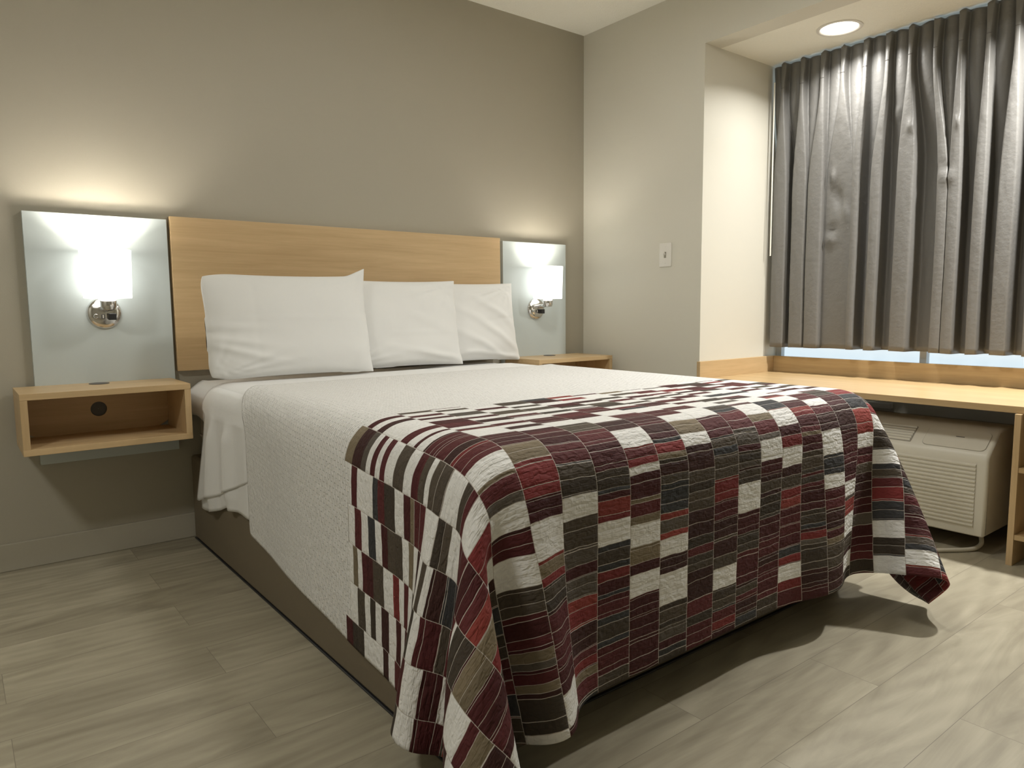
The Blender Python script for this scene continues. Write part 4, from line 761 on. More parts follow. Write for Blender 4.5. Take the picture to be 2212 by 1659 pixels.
1,0,-1,0,1,0,0,0,0,0,0,0,0,0,0,0,0,0,0,0,0,0,0,-1,0,0,1,0,0,0,0,0,0,-1,0,0,1,-1,0,0,1,0,0,0,0,0,0,0,0,0,0,0,0,0,0,0,
-70,-1,0,1,0,0,0,0,0,0,0,-1,1,0,-1,1,0,-1,0,1,0,-1,0,0,0,1,0,0,0,0,0,0,0,0,0,0,-1,0,0,0,1,0,0,0,0,-1,0,0,0,0,1,0,0,-1,
0,0,1,-1,0,1,-1,1,0,0,0,0,0,0,0,-1,1,0,-1,-71,1,0,0,0,0,0,0,0,0,-1,1,0,0,0,-1,1,0,0,0,0,0,0,0,0,-1,0,0,0,0,0,0,0,0,0,
0,1,0,0,0,-1,0,1,-1,0,1,0,0,0,0,0,0,-1,1,0,0,-1,0,1,-1,1,0,0,0,0,0,0,0,0,1,-1,0,0,-70,0,0,0,0,0,0,0,0,-1,1,0,0,0,0,0,
-1,1,-1,0,0,0,1,0,0,0,0,0,0,0,0,0,0,0,0,0,0,0,0,0,0,0,-1,1,0,0,0,0,-1,0,0,0,1,-1,0,0,0,1,-1,1,0,0,0,0,0,0,0,0,1,-1,0,
0,1,-70,0,0,0,0,0,0,0,-1,1,0,0,0,0,0,0,0,-1,1,0,0,0,-1,0,1,0,0,0,0,0,0,0,0,0,0,0,0,-1,0,0,1,0,0,0,0,-1,0,0,1,0,0,0,0,
0,0,-1,1,-1,1,0,0,0,0,0,0,1,-1,1,-1,0,1,-1,0,-69,0,0,-1,0,0,-1,0,1,0,0,0,0,0,0,0,-1,1,-1,0,0,1,0,0,-1,0,0,0,1,0,0,0,0,
0,0,-1,0,1,0,0,0,0,0,-1,0,1,0,0,0,0,-1,0,0,0,0,1,-1,0,0,1,0,0,0,1,-1,0,0,0,0,0,0,0,0,-66,1,-2,-1,-1,-1,1,0,-1,0,0,0,0,
0,0,0,0,-1,1,0,0,-1,1,0,0,0,0,0,-1,0,0,0,0,0,0,1,0,0,0,0,-1,0,0,1,0,0,0,0,-1,0,1,0,0,-1,0,0,0,1,0,-1,1,0,0,0,0,0,0,0,
0,1,-1,1,-1,-55,-2,-2,-1,-2,-2,-2,-2,0,-1,-1,0,0,0,0,0,0,-1,0,0,1,0,-1,1,0,0,0,0,0,0,0,0,0,0,0,0,0,0,0,-1,1,0,0,0,0,
-1,0,0,1,0,0,0,-1,1,0,-1,0,0,0,1,0,0,0,0,1,-1,1,-1,1,-1,1,-1,1,-43,-4,-1,-2,-2,-2,-3,-2,-3,-2,-2,-2,-1,-1,1,-1,-1,1,
-1,1,-1,1,0,-1,1,0,0,0,0,0,0,0,0,0,0,0,-1,0,0,1,0,0,0,-1,0,1,0,0,0,0,-1,0,1,-1,0,0,0,0,1,0,0,0,0,0,0,1,-1,1,-1,1,0,1,
-1,-40,-5,-1,-1,-1,-1,-1,-2,-1,-3,-2,-4,-4,-2,-2,0,0,-1,1,-1,1,0,0,0,-1,0,0,0,0,0,0,0,0,0,0,0,1,0,0,0,-1,0,0,1,0,0,0,
0,-1,0,1,0,-1,1,-1,0,0,0,0,1,0,0,1,0,0,0,1,0,2,1,2,2,0,-63,7,0,1,0,0,0,0,-1,1,-2,-1,-3,-3,-4,-2,-1,-1,0,2,0,-1,1,0,0,
0,0,0,0,0,0,0,0,0,0,0,0,0,0,0,0,0,0,0,0,0,-1,0,1,0,0,-1,1,-1,0,-1,-1,2,1,2,0,2,0,1,2,2,3,3,3,3,3,4,2,-51,6,2,0,1,0,1,
-1,0,-1,-2,-4,-4,-7,-5,-3,0,0,0,-1,1,0,0,0,0,0,0,0,0,0,0,0,0,0,0,0,0,0,0,-1,1,0,0,0,-1,0,1,0,0,0,-1,1,-1,1,-1,0,-1,-1,
3,4,4,4,3,6,5,5,3,3,3,3,3,2,3,-10,-9,-2,-1,-2,-2,-5,-4,-7,-6,-5,-4,-2,0,-1,0,0,0,-1,1,0,1,-1,0,0,0,0,0,0,0,0,0,0,0,0,
0,0,0,0,1,-1,0,0,0,1,-1,0,0,0,0,1,-1,1,-1,1,-2,0,-2,4,6,1,1,7,9,9,6,5,4,3,2,1,1,2,-10,-12,-5,-6,-6,-6,-4,-4,-2,-3,1,2,
1,1,1,3,7,0,-2,0,-1,0,1,0,0,0,0,-1,0,0,0,0,0,0,0,0,0,0,0,0,1,0,0,0,0,1,0,0,-1,0,0,1,0,0,0,1,-1,-1,3,3,3,-2,-7,-4,2,8,
8,9,7,6,4,2,5,-45,-2,-5,-3,-1,0,1,3,4,3,2,-1,-4,-3,4,17,15,-4,-10,0,4,1,-1,0,0,0,0,1,0,0,0,0,0,0,-1,0,0,0,0,0,0,0,0,0,
0,0,0,-1,0,-1,-1,1,0,2,1,1,-1,-5,-8,4,6,5,2,-12,-13,-7,1,5,7,8,7,8,10,-67,7,4,5,4,5,4,2,-1,-2,-6,-7,-2,7,23,22,3,-10,
-10,0,10,3,-1,0,-1,0,1,0,0,0,0,0,0,0,1,0,0,0,-1,0,0,-1,0,0,1,0,0,-2,-4,-3,-1,0,4,3,3,3,-4,-18,-18,2,11,7,8,6,-7,-15,
-12,-8,-2,1,6,6,9,-56,7,6,5,3,0,-1,-3,-5,-7,-6,1,10,23,27,8,-13,-9,-6,4,8,3,1,-1,0,0,0,0,0,0,0,1,0,0,0,-1,0,0,0,0,0,0,
0,1,0,1,-2,-4,-3,-4,0,2,3,4,2,2,-2,-13,-22,-12,8,11,6,9,10,-2,-10,-13,-12,-8,-5,-1,-5,-50,5,6,3,0,-3,-5,-7,-6,-2,3,10,
23,27,13,-6,-14,-8,-4,4,5,5,1,0,0,0,0,0,0,0,0,-1,1,0,-1,1,0,-1,1,0,0,1,0,0,0,-1,-1,-3,-4,-2,-1,3,4,2,3,-1,-2,-8,-17,
-20,-4,11,9,7,10,14,3,-6,-9,-11,-10,-9,-16,-54,6,5,2,-3,-5,-7,-4,0,4,12,22,25,16,-1,-13,-12,-8,0,3,6,4,2,1,0,-1,0,0,1,
0,-1,0,0,0,0,0,-1,1,0,0,0,0,1,0,-1,0,-3,-2,-3,-1,2,2,3,3,0,-1,-6,-6,-9,-18,-12,0,11,9,6,13,16,5,-2,-4,-5,-7,-6,-53,10,
1,-5,-6,-6,-2,1,6,12,19,23,17,4,-7,-13,-11,-7,2,4,3,6,2,0,0,1,-1,0,0,0,0,0,-1,1,0,0,0,0,0,1,0,0,-1,0,0,-2,-2,-2,-1,0,
1,2,3,2,0,-3,-5,-5,-5,-15,-16,-5,3,9,8,6,15,13,8,5,1,1,5,-55,9,0,-8,-6,-1,2,7,11,17,22,18,5,-2,-10,-13,-9,-3,2,3,3,4,
4,0,1,-1,0,1,-1,0,0,0,0,0,0,-1,1,0,0,0,0,0,1,0,-1,-2,-2,-3,-1,1,2,3,2,1,0,-3,-5,-4,-4,-12,-16,-9,-1,4,10,7,6,12,12,9,
7,5,10,-54,4,-3,-4,1,1,5,10,17,20,17,7,0,-5,-10,-12,-8,-1,1,2,3,5,3,2,-1,1,-1,0,0,0,0,0,0,-1,1,0,0,0,0,0,0,1,-1,0,-1,
-2,-3,-1,0,1,2,3,1,1,-1,-2,-7,-3,-1,-8,-15,-13,-4,0,3,5,3,8,9,10,8,10,16,-58,6,5,6,4,-3,3,13,18,18,8,0,-1,-7,-11,-10,
-6,-1,2,2,2,4,4,1,1,0,1,-1,0,0,0,0,0,0,0,0,0,0,0,0,1,-1,1,-1,-1,-2,-3,-1,0,2,2,2,2,0,-2,-4,-4,-3,-1,-5,-13,-14,-7,-1,
-1,3,1,2,5,4,4,-1,-6,-18,-25,6,9,0,-3,6,17,17,11,0,0,-2,-8,-11,-10,-4,-1,3,2,1,3,4,3,1,-1,0,0,0,0,0,0,0,0,0,0,0,0,1,
-1,0,0,0,-1,-1,-3,-1,-1,1,1,3,2,1,0,-1,-5,-6,-1,0,-3,-10,-14,-10,-4,1,-1,1,1,0,-1,-3,-3,-11,-69,11,7,11,8,6,14,18,13,
0,-1,0,-4,-7,-12,-7,-4,0,2,2,2,3,4,2,1,1,-1,0,0,0,0,0,0,0,0,0,0,0,0,0,0,1,-1,-1,-2,-1,-3,0,1,2,2,2,1,0,-3,-4,-4,-2,-1,
-1,-8,-13,-11,-5,-1,1,-1,0,-3,-4,-4,-3,-3,-67,3,1,8,13,19,22,15,4,-1,0,0,-5,-9,-10,-7,-2,1,2,1,2,2,3,3,1,1,0,0,0,0,0,
0,0,0,0,0,0,0,0,1,-1,0,-1,0,-2,-3,0,0,1,2,1,2,1,0,-2,-6,-4,-1,0,-1,-6,-12,-12,-6,-2,-1,0,-3,-4,-4,-3,-3,0,-66,0,0,2,
15,29,24,9,0,0,4,-2,-6,-8,-9,-6,-2,1,2,2,0,2,4,3,2,0,1,-1,0,0,0,0,0,0,0,0,0,0,-1,0,1,-1,1,-2,-1,-2,-1,0,1,1,2,1,1,0,
-3,-5,-4,0,0,-1,-4,-10,-12,-9,-3,0,-2,-5,-4,-4,-2,0,0,-67,0,2,7,19,28,15,4,3,4,0,-3,-5,-9,-8,-5,0,0,3,0,2,1,2,4,2,0,1,
0,0,0,0,0,0,0,0,0,-1,1,0,0,0,0,-1,-1,-2,-1,-1,0,1,1,1,1,2,-2,-2,-4,-3,-1,-1,1,-2,-8,-13,-11,-5,-2,-4,-5,-4,-2,-1,0,1,
-66,1,7,18,21,16,5,2,4,5,0,-6,-9,-10,-4,1,2,8,3,-5,-5,0,2,3,3,3,0,1,0,0,0,0,0,0,0,0,0,0,0,0,-1,0,-2,-2,-1,1,1,2,1,1,0,
-2,-2,-2,-5,-3,1,1,1,-1,1,-3,-10,-13,-11,-8,-6,-4,-3,0,0,1,-2,413,68,68,68,68,68,69,68,68,68,68,68,63,50,31,10,-6,0,0,
0,0,0,0,0,0,0,0,0,0,0,0,0,0,0,0,0,0,0,0,0,0,0,0,0,0,0,0,0,0,0,0,0,0,0,4,2,-17,-40,-55,-65,-69,-68,-68,-68,-68,-68,-68,
-68,-68,-68,-68,-66,-67,-7,1,0,0,0,0,-1,1,0,0,0,0,-1,0,1,2,5,-1,0,0,0,0,0,0,0,0,0,0,0,0,0,0,0,0,0,0,0,0,0,0,0,0,0,0,0,
0,0,0,0,0,0,0,0,1,-2,-3,1,3,1,1,2,-1,0,0,0,0,0,0,0,0,-1,-2,-1,-6,-1,0,1,0,0,0,0,0,0,1,-1,1,1,1,2,1,0,0,0,0,0,0,0,0,0,
0,0,0,0,0,0,0,0,0,0,0,0,0,0,0,0,0,0,0,0,0,0,0,0,0,0,0,0,0,0,1,0,1,0,0,0,0,0,0,-1,0,0,0,0,0,0,-1,-7,1,0,-1,1,0,0,0,0,0,
0,1,0,2,2,0,1,0,0,0,0,0,0,0,0,0,0,0,0,0,0,0,0,0,0,0,0,0,0,0,0,0,0,0,0,0,0,0,0,0,0,0,0,0,0,0,0,1,0,0,0,0,0,0,-1,1,0,0,
-1,0,1,-1,0,-6,-1,0,1,-1,1,0,0,0,1,-1,0,2,0,2,2,0,0,0,0,0,0,0,0,0,0,0,0,0,0,0,0,0,0,0,0,0,0,0,0,0,0,0,0,0,0,0,0,0,0,0,
0,0,0,0,0,1,0,0,1,-1,0,0,0,0,0,-1,0,0,0,0,0,0,-7,0,1,0,0,0,0,0,0,0,0,1,0,2,1,1,0,1,0,0,0,0,0,0,0,0,0,0,0,0,0,0,0,0,0,
0,0,0,0,0,0,0,0,0,0,0,0,0,0,0,0,0,0,0,1,0,-1,1,0,0,0,1,-1,-1,1,-1,1,-1,1,-1,-1,0,0,-7,1,0,-1,1,-1,1,0,0,0,1,-1,0,2,2,
1,1,0,0,0,0,0,0,0,0,0,0,0,0,0,0,0,0,0,0,0,0,0,0,0,0,0,0,0,0,0,0,0,0,0,0,0,0,0,0,0,1,0,1,-1,0,0,0,0,-1,1,-1,0,0,0,0,0,
0,-6,-1,0,1,0,0,0,0,0,0,0,0,1,1,1,2,2,-1,0,0,0,0,0,0,0,0,0,0,0,0,0,0,0,0,0,0,0,0,0,0,0,0,0,0,0,0,0,0,0,0,0,0,0,0,0,0,
0,1,0,0,0,-1,1,0,0,-1,0,0,-1,1,0,0,-1,-7,1,0,-1,0,1,0,0,1,-1,0,1,0,1,1,3,1,0,-1,0,0,0,0,0,0,0,0,0,0,0,0,0,0,0,0,0,0,0,
0,0,0,0,0,0,0,0,0,0,0,0,0,0,0,0,0,0,1,0,0,0,0,0,-1,0,0,0,0,0,0,-1,0,0,1,-7,0,0,1,0,0,0,0,0,1,0,-1,1,0,3,1,1,0,1,0,0,0,
0,0,0,0,0,0,0,0,0,0,0,0,0,0,0,0,0,0,0,0,0,0,0,0,0,-1,1,0,0,0,0,0,-1,0,0,1,0,0,0,0,0,-1,0,0,0,0,0,0,0,-1,0,-6,0,0,0,0,
0,0,0,0,0,0,1,0,1,1,2,2,1,0,0,0,0,0,0,0,0,0,0,0,0,0,0,0,0,0,0,0,0,0,0,0,0,0,0,0,0,0,0,0,0,0,0,0,0,-2,0,0,0,0,1,-1,0,0,
1,-1,0,0,0,0,-1,0,1,-1,-7,0,0,0,0,1,0,0,0,0,0,0,1,1,1,2,2,0,0,0,0,0,0,0,0,0,0,0,0,0,0,0,0,0,0,0,0,0,0,0,0,0,0,0,0,0,0,
0,-1,1,0,0,0,-1,0,0,0,1,0,-1,1,0,-1,0,1,-1,0,-1,0,1,-1,0,0,-6,0,0,0,0,-1,1,0,0,0,0,1,0,0,2,2,0,1,0,0,0,0,0,0,0,0,0,0,
0,0,0,0,0,0,0,0,0,0,0,0,0,0,0,0,0,-1,1,1,-1,-1,0,1,0,0,0,0,1,-1,0,1,-1,0,1,-1,0,0,0,0,0,-1,1,-1,0,-7,0,0,1,0,0,-1,1,0,
0,1,-1,0,2,0,2,2,0,0,0,0,0,0,0,0,0,0,0,0,0,0,0,0,0,0,0,0,0,0,0,0,0,0,0,0,1,-1,0,1,0,0,-1,0,0,0,0,0,1,0,-1,1,-1,0,0,0,
0,-1,1,-1,1,-1,0,0,-7,1,0,-1,1,0,0,0,0,1,-1,0,1,0,2,1,2,0,0,0,0,0,0,0,0,0,0,0,0,0,0,0,0,0,0,0,0,0,0,0,0,0,0,0,0,0,0,0,
0,0,0,0,0,0,0,0,0,0,1,0,-1,1,-1,0,0,0,0,0,0,-1,1,0,0,-6,-1,0,1,-1,1,0,0,0,0,0,1,-1,2,1,1,1,1,0,0,0,0,0,0,0,0,0,0,0,0,
0,0,0,0,0,0,0,0,0,0,0,0,0,0,0,0,0,0,0,0,0,0,0,0,0,0,1,0,-1,1,0,-1,0,1,-1,0,0,-1,1,0,-1,0,0,-7,0,1,0,0,0,0,0,0,0,0,0,1,
0,2,1,1,1,0,0,0,0,0,0,0,0,0,0,0,0,0,0,0,0,0,0,0,0,0,0,0,0,0,0,0,0,0,0,0,0,0,0,0,0,0,0,0,0,1,0,0,0,0,-1,0,0,0,0,-1,0,0,
0,0,-7,1,0,-1,1,-1,1,0,0,0,1,-1,1,0,1,2,2,0,0,0,0,0,0,0,0,0,0,0,0,0,0,0,0,0,0,0,0,0,0,0,0,0,0,0,0,0,0,0,0,0,0,0,0,0,0,
1,-1,1,0,-1,0,0,0,0,0,0,0,0,0,0,0,0,-1,-6,-1,0,1,-1,1,0,0,0,0,0,1,-1,1,1,2,1,1,0,0,0,0,0,0,0,0,0,0,0,0,0,0,0,0,0,0,0,
0,0,0,0,0,0,0,0,0,0,0,0,0,0,0,0,0,0,0,0,1,0,0,0,0,0,0,-1,0,0,0,0,0,-1,0,1,-7,1,0,-1,1,0,0,0,1,-1,0,0,1,0,2,1,1,1,0,0,
0,0,0,0,0,0,0,0,0,0,0,0,0,0,0,0,0,0,0,0,0,0,0,0,0,0,0,0,0,0,0,0,0,0,1,-1,1,-1,1,0,0,0,-1,0,1,-1,0,0,0,-1,1,0,-1,-7,0,
0,1,0,0,0,0,0,1,0,-1,0,1,1,2,1,1,0,0,0,0,0,0,0,0,0,0,0,0,0,0,0,0,0,0,0,0,0,0,0,0,0,0,0,0,0,0,0,0,0,0,0,0,0,0,0,1,0,0,
0,-1,1,-1,0,1,-1,0,-1,1,0,-1,0,-6,0,0,0,0,0,0,0,0,0,0,1,0,0,1,1,2,0,1,0,0,0,0,0,0,0,0,0,0,0,0,0,0,0,0,0,0,0,0,0,0,0,0,
0,0,0,0,0,0,0,0,0,0,0,0,0,0,1,-1,1,-1,1,-1,1,-1,0,0,0,0,0,-1,1,0,-7,0,0,0,0,1,0,0,0,0,0,0,0,1,1,2,1,2,-1,0,0,0,0,0,0,
0,0,0,0,0,0,0,0,0,0,0,0,0,0,0,0,0,0,0,0,0,0,0,0,0,0,0,0,0,0,0,1,-1,1,0,0,0,0,-1,1,-1,0,0,0,0,0,-1,0,-6,0,0,0,0,-1,1,0,
0,0,0,1,0,0,0,2,3,0,0,0,0,0,0,0,0,0,0,0,0,0,0,0,0,0,0,0,0,0,0,0,0,0,0,0,0,0,0,0,0,0,0,0,0,0,0,0,0,1,0,-1,1,-1,0,1,-1,
0,1,-1,0,-1,1,0,0,-7,0,0,1,0,0,-1,1,0,0,1,-1,0,1,1,1,2,1,0,0,0,0,0,0,0,0,0,0,0,0,0,0,0,0,0,0,0,0,0,0,0,0,0,0,0,0,0,0,
0,0,0,0,0,0,0,0,0,0,1,0,0,0,0,-1,0,1,-1,0,0,0,-1,0,0,-7,1,0,-1,1,0,0,0,0,1,-1,0,1,0,1,2,0,2,0,0,0,0,0,0,0,0,0,0,0,0,0,
0,0,0,0,0,0,0,0,0,0,0,0,0,0,0,0,0,0,0,0,0,0,0,0,0,0,1,0,0,0,0,0,0,0,-1,0,0,0,0,0,0,-1,-6,-1,1,0,-1,1,0,0,0,0,0,1,-1,1,
0,1,3,0,1,0,0,0,0,0,0,0,0,0,0,0,0,0,0,0,0,0,0,0,0,0,0,0,0,0,0,0,0,0,0,-1,1,0,0,0,0,0,1,0,0,1,-1,0,0,-1,0,0,0,0,0,0,0,
-1,1,-7,1,-1,1,0,0,0,0,0,0,1,-1,1,-1,2,1,1,2,0,0,0,0,0,0,0,0,0,0,0,0,0,0,0,0,0,0,0,0,0,0,0,0,0,0,0,0,0,0,-1,1,-1,0,1,
0,0,0,0,0,1,-1,1,-1,0,1,0,0,-1,0,0,0,-1,1,-1,-7,0,1,-1,1,-1,1,0,0,0,0,0,0,1,1,1,2,1,0,0,0,0,0,0,0,0,0,0,0,0,0,0,0,0,0,
0,0,0,0,0,0,0,0,0,0,0,0,0,1,-1,0,0,0,0,0,0,1,0,-1,1,0,0,0,-1,0,0,0,0,0,-1,1,0,0,-6,-1,0,1,0,0,0,0,0,0,0,1,0,0,0,2,1,1,
1,0,0,0,0,0,0,0,0,0,0,0,0,0,0,0,0,0,0,0,0,0,0,0,0,0,0,0,0,0,0,1,0,0,-1,0,0,1,-1,1,0,0,-1,1,-1,1,-1,0,1,-1,0,0,0,-1,0,
-7,1,0,-1,0,1,0,0,1,-1,0,0,0,0,1,1,2,1,1,0,0,0,0,0,0,0,0,0,0,0,0,0,0,0,0,0,0,0,0,0,0,0,0,0,0,0,0,0,0,0,0,0,0,0,0,0,0,
0,1,0,0,0,0,-1,1,-1,0,0,0,0,-1,1,0,-7,0,0,1,0,0,0,0,0,0,0,0,0,1,0,1,1,2,1,0,0,0,0,0,0,0,0,0,0,0,0,0,0,0,0,0,0,0,0,0,0,
0,0,0,0,0,0,0,0,0,0,0,0,0,0,0,1,0,0,0,0,-1,0,1,-1,0,0,0,-1,1,0,-1,0,-6,0,0,0,0,0,0,0,0,1,0,0,0,0,0,2,1,2,0,0,0,0,0,0,
0,0,0,0,0,0,0,0,0,0,0,0,0,0,0,0,0,0,0,0,0,0,0,0,0,0,0,0,0,0,0,0,0,0,1,0,0,0,0,-1,0,1,-1,0,0,-1,1,0,0,-7,0,0,0,0,0,0,1,
0,0,0,0,0,0,2,0,2,1,1,0,0,0,0,0,0,0,0,0,0,0,0,0,0,0,0,0,0,0,0,0,0,0,0,0,0,0,0,0,0,0,0,0,0,0,0,0,0,1,-1,0,0,0,0,0,1,-1,
0,0,0,0,-1,0,0,-6,0,0,0,0,0,0,0,0,0,0,0,1,0,-1,1,2,2,1,0,0,0,0,0,0,0,0,0,0,0,0,0,0,0,0,0,0,0,0,0,0,0,0,0,0,0,0,0,0,0,
0,0,0,0,0,0,1,-1,1,0,0,0,0,0,-1,0,0,0,0,-1,0,0,0,-5,0,0,-1,0,0,0,0,0,0,0,1,-1,0,1,1,2,1,1,0,0,0,0,0,0,0,0,0,0,0,0,0,0,
0,0,0,0,0,0,0,0,0,0,0,0,0,0,0,0,0,0,0,0,0,0,0,0,1,-1,0,0,0,0,0,0,-1,0,0,0,1,0,-1,0,-2,-1,0,0,-1,0,0,-2,0,0,1,-1,0,0,1,
1,1,2,0,1,0,0,0,0,0,0,0,0,0,0,0,0,0,0,0,0,0,0,0,0,0,0,0,0,0,-1,1,0,-1,1,0,0,0,0,0,0,0,0,1,0,-1,0,0,0,-1,1,0,-1,0,0,0,
0,0,0,1,-1,0,0,-1,-1,0,-1,-1,-1,-1,0,0,0,1,2,2,1,0,0,0,0,0,0,0,0,0,0,0,0,0,0,0,0,0,0,0,0,0,0,0,0,0,0,1,-1,0,1,-1,0,0,
0,0,0,1,-1,0,0,0,0,0,0,-1,1,-1,0,1,-1,0,0,1,-2,2,-3,0,0,0,0,0,0,-1,0,-1,0,-2,-1,-1,1,2,2,2,0,0,0,0,0,0,0,0,0,0,0,0,0,
0,0,0,0,0,0,0,0,0,0,0,0,0,0,0,0,0,0,0,0,0,0,0,0,0,0,0,-1,1,0,-1,1,0,0,0,0,1,0,0,0,1,-6,-1,0,0,-1,0,0,0,1,0,0,-1,1,-1,
0,1,1,3,2,0,0,0,0,0,0,0,0,0,0,0,0,0,0,0,0,0,0,0,0,0,0,0,0,0,0,0,0,0,0,0,0,0,0,0,0,-1,0,-1,0,2,1,0,1,0,0,1,0,1,0,1,1,1,
0,-20,2,0,0,1,0,-1,0,0,0,-1,1,0,0,1,0,0,2,1,1,0,0,0,0,0,0,0,0,0,0,0,0,0,0,0,0,0,0,0,0,0,0,1,0,0,0,0,0,0,0,-1,0,0,0,-1,
-1,0,1,1,5,5,5,2,2,1,1,1,0,1,1,0,0,1,-22,1,0,-1,0,0,1,0,-1,0,1,0,0,1,-2,-5,-5,-4,1,1,1,0,0,0,0,0,1,0,0,0,0,-1,0,0,0,0,
0,0,0,0,0,0,0,0,0,0,0,0,0,-1,1,0,0,-1,-1,0,0,2,2,3,9,10,8,6,3,3,1,1,1,0,1,0,0,-22,0,0,1,-1,0,0,0,1,0,0,0,0,-1,-6,-10,
-7,-7,-2,1,0,1,0,0,0,0,0,0,0,0,0,1,0,0,-1,0,0,0,0,0,0,0,-1,0,1,0,0,0,-1,1,0,0,-1,0,0,-2,1,3,5,3,3,6,10,9,9,6,6,4,2,2,
0,1,2,-21,1,0,-1,1,0,0,1,0,0,0,0,-2,-6,-9,-11,-12,-5,0,0,0,0,0,0,0,0,-1,1,0,0,0,0,0,0,1,0,-1,0,0,0,0,0,0,0,-1,1,0,0,1,
-1,0,0,0,0,0,0,0,6,9,3,-1,-1,3,5,8,9,8,8,7,4,5,3,3,-17,0,0,1,0,0,1,-1,0,0,-2,-3,-6,-9,-12,-10,-7,-3,1,0,-1,-1,0,0,0,0,
0,-1,0,0,0,0,0,0,0,0,1,0,0,0,0,0,0,0,0,-1,1,0,0,1,0,0,0,-1,-1,1,4,9,9,1,-1,-1,-2,0,3,4,6,7,8,8,7,7,9,-15,0,0,0,0,0,-1,
0,-1,-2,-4,-6,-9,-11,-9,-6,-4,0,0,-1,-1,0,0,0,0,0,0,0,0,0,0,0,0,0,0,0,0,0,0,0,0,0,0,0,0,0,-1,1,0,1,0,-1,0,0,0,0,1,6,9,
8,0,-1,-2,-1,-2,1,3,2,4,6,8,8,11,-14,0,-1,-1,1,0,-1,-2,-3,-5,-5,-9,-9,-10,-6,-3,0,-1,0,0,-1,-1,0,0,0,0,0,1,0,0,0,0,0,
0,0,0,0,-1,0,0,0,0,0,0,1,0,0,0,0,0,0,0,0,0,0,0,1,2,9,9,4,-2,-1,-2,-1,0,-1,1,1,2,2,5,3,-11,-2,-1,-1,-1,-1,-2,-4,-5,-6,
-7,-8,-9,-5,-3,-2,-1,1,0,-1,-1,0,0,0,0,0,0,-1,0,0,0,0,0,0,0,0,0,1,0,0,0,0,0,0,-1,0,1,0,1,0,-1,0,0,0,0,0,0,2,6,11,4,2,
-2,-1,-1,-2,1,0,0,-1,1,0,-3,-10,-5,-1,0,-2,-3,-4,-5,-5,-7,-8,-8,-5,-3,-1,-1,0,0,-1,0,0,-1,0,0,0,0,0,0,0,0,0,0,0,0,0,0,
0,0,0,0,0,0,0,0,0,0,0,0,0,0,0,0,0,0,0,0,1,2,4,8,8,1,1,-2,-1,-2,-1,0,0,2,0,0,1,-5,-8,-3,-1,-4,-5,-5,-5,-7,-6,-8,-5,-3,
-1,-2,0,0,0,-1,0,-1,0,0,0,0,0,0,0,0,0,0,0,0,0,0,0,0,0,0,0,0,0,0,0,0,0,0,0,0,0,0,0,-1,1,0,0,1,1,3,7,8,4,0,1,-1,-1,-4,
-1,0,1,2,2,3,-2,-8,-6,-6,-6,-6,-4,-5,-7,-7,-4,-3,-1,-2,-1,0,0,0,0,-2,1,-1,0,-1,0,0,1,0,0,0,0,0,0,0,0,0,0,0,-1,0,0,0,0,
0,1,0,0,0,0,0,0,0,0,-1,0,1,0,2,2,6,8,5,1,0,-1,-1,-1,-2,-1,0,0,3,3,-1,-9,-15,-10,-4,-2,-3,-5,-6,-6,-3,0,-1,-2,-1,-1,1,
0,-1,0,-1,0,-1,1,0,0,-1,0,0,0,0,0,0,0,0,0,0,0,1,0,0,0,0,0,-1,1,0,0,0,0,0,0,0,0,0,0,1,1,1,4,8,7,3,0,0,-1,-1,-2,0,-1,1,
2,-3,4,-12,-21,-13,-3,0,-3,-6,-6,-3,0,-1,-3,-1,0,0,0,0,-1,0,0,0,-1,0,0,0,0,0,0,0,0,0,0,0,0,0,0,0,0,0,0,0,0,0,0,0,0,0,
0,0,0,-1,1,0,0,0,2,0,1,4,7,6,3,1,0,0,0,0,-1,3,5,12,27,2,-18,-10,-9,-7,-3,-4,-9,-5,0,-1,-2,-1,-1,-1,1,0,-1,1,-1,0,-1,0,
0,0,0,0,0,0,0,0,0,0,0,0,0,0,0,0,0,0,0,0,0,0,0,0,0,0,0,0,0,0,0,0,1,0,1,1,3,5,8,4,1,1,0,-1,1,3,5,12,13,12,-3,-6,-3,-4,
-14,-13,-11,-6,-3,0,0,-3,-2,0,0,0,0,0,-1,0,-1,0,0,0,0,0,0,0,0,0,0,0,0,0,0,0,0,0,0,0,0,0,0,0,0,0,0,1,-1,-1,0,1,-1,1,0,
0,1,1,1,1,6,7,6,2,-1,0,1,2,7,10,12,10,2,0,-1,1,1,-16,-26,-16,-5,1,-1,-3,-2,-1,0,0,0,-1,1,-1,0,0,0,-1,0,-1,0,0,1,0,0,0,
0,0,0,0,0,0,-1,0,0,0,0,0,1,0,0,0,0,0,0,0,0,0,0,0,1,1,0,0,2,5,7,6,3,1,0,1,5,10,14,10,4,1,0,0,-2,-9,-14,-15,-11,-5,-4,
-3,-4,-1,1,0,-1,0,0,-1,0,0,0,-1,0,0,0,0,0,-1,0,0,0,0,0,0,0,0,0,1,0,0,0,0,0,-1,1,0,0,-1,1,0,0,0,0,-1,1,0,1,1,0,1,3,7,7,
5,1,0,4,11,14,10,4,1,1,0,-1,-7,-18,-2,3,-5,-11,-12,-11,-3,-1,0,-1,1,-1,1,-2,-1,1,1,0,0,-1,0,0,0,0,0,0,0,0,0,0,0,0,0,0,
0,0,0,0,0,0,0,0,0,0,0,-1,1,-1,0,1,0,2,1,-1,0,0,0,4,9,7,4,4,10,14,10,4,2,0,0,
]
# differences along both grid directions, half-millimetre units
Q = np.cumsum(np.cumsum(np.array(QDIFF, float).reshape(3, QNV, QNU).transpose(1, 2, 0), 0), 1)/2000.0
QW, QL = 2.55, 2.0
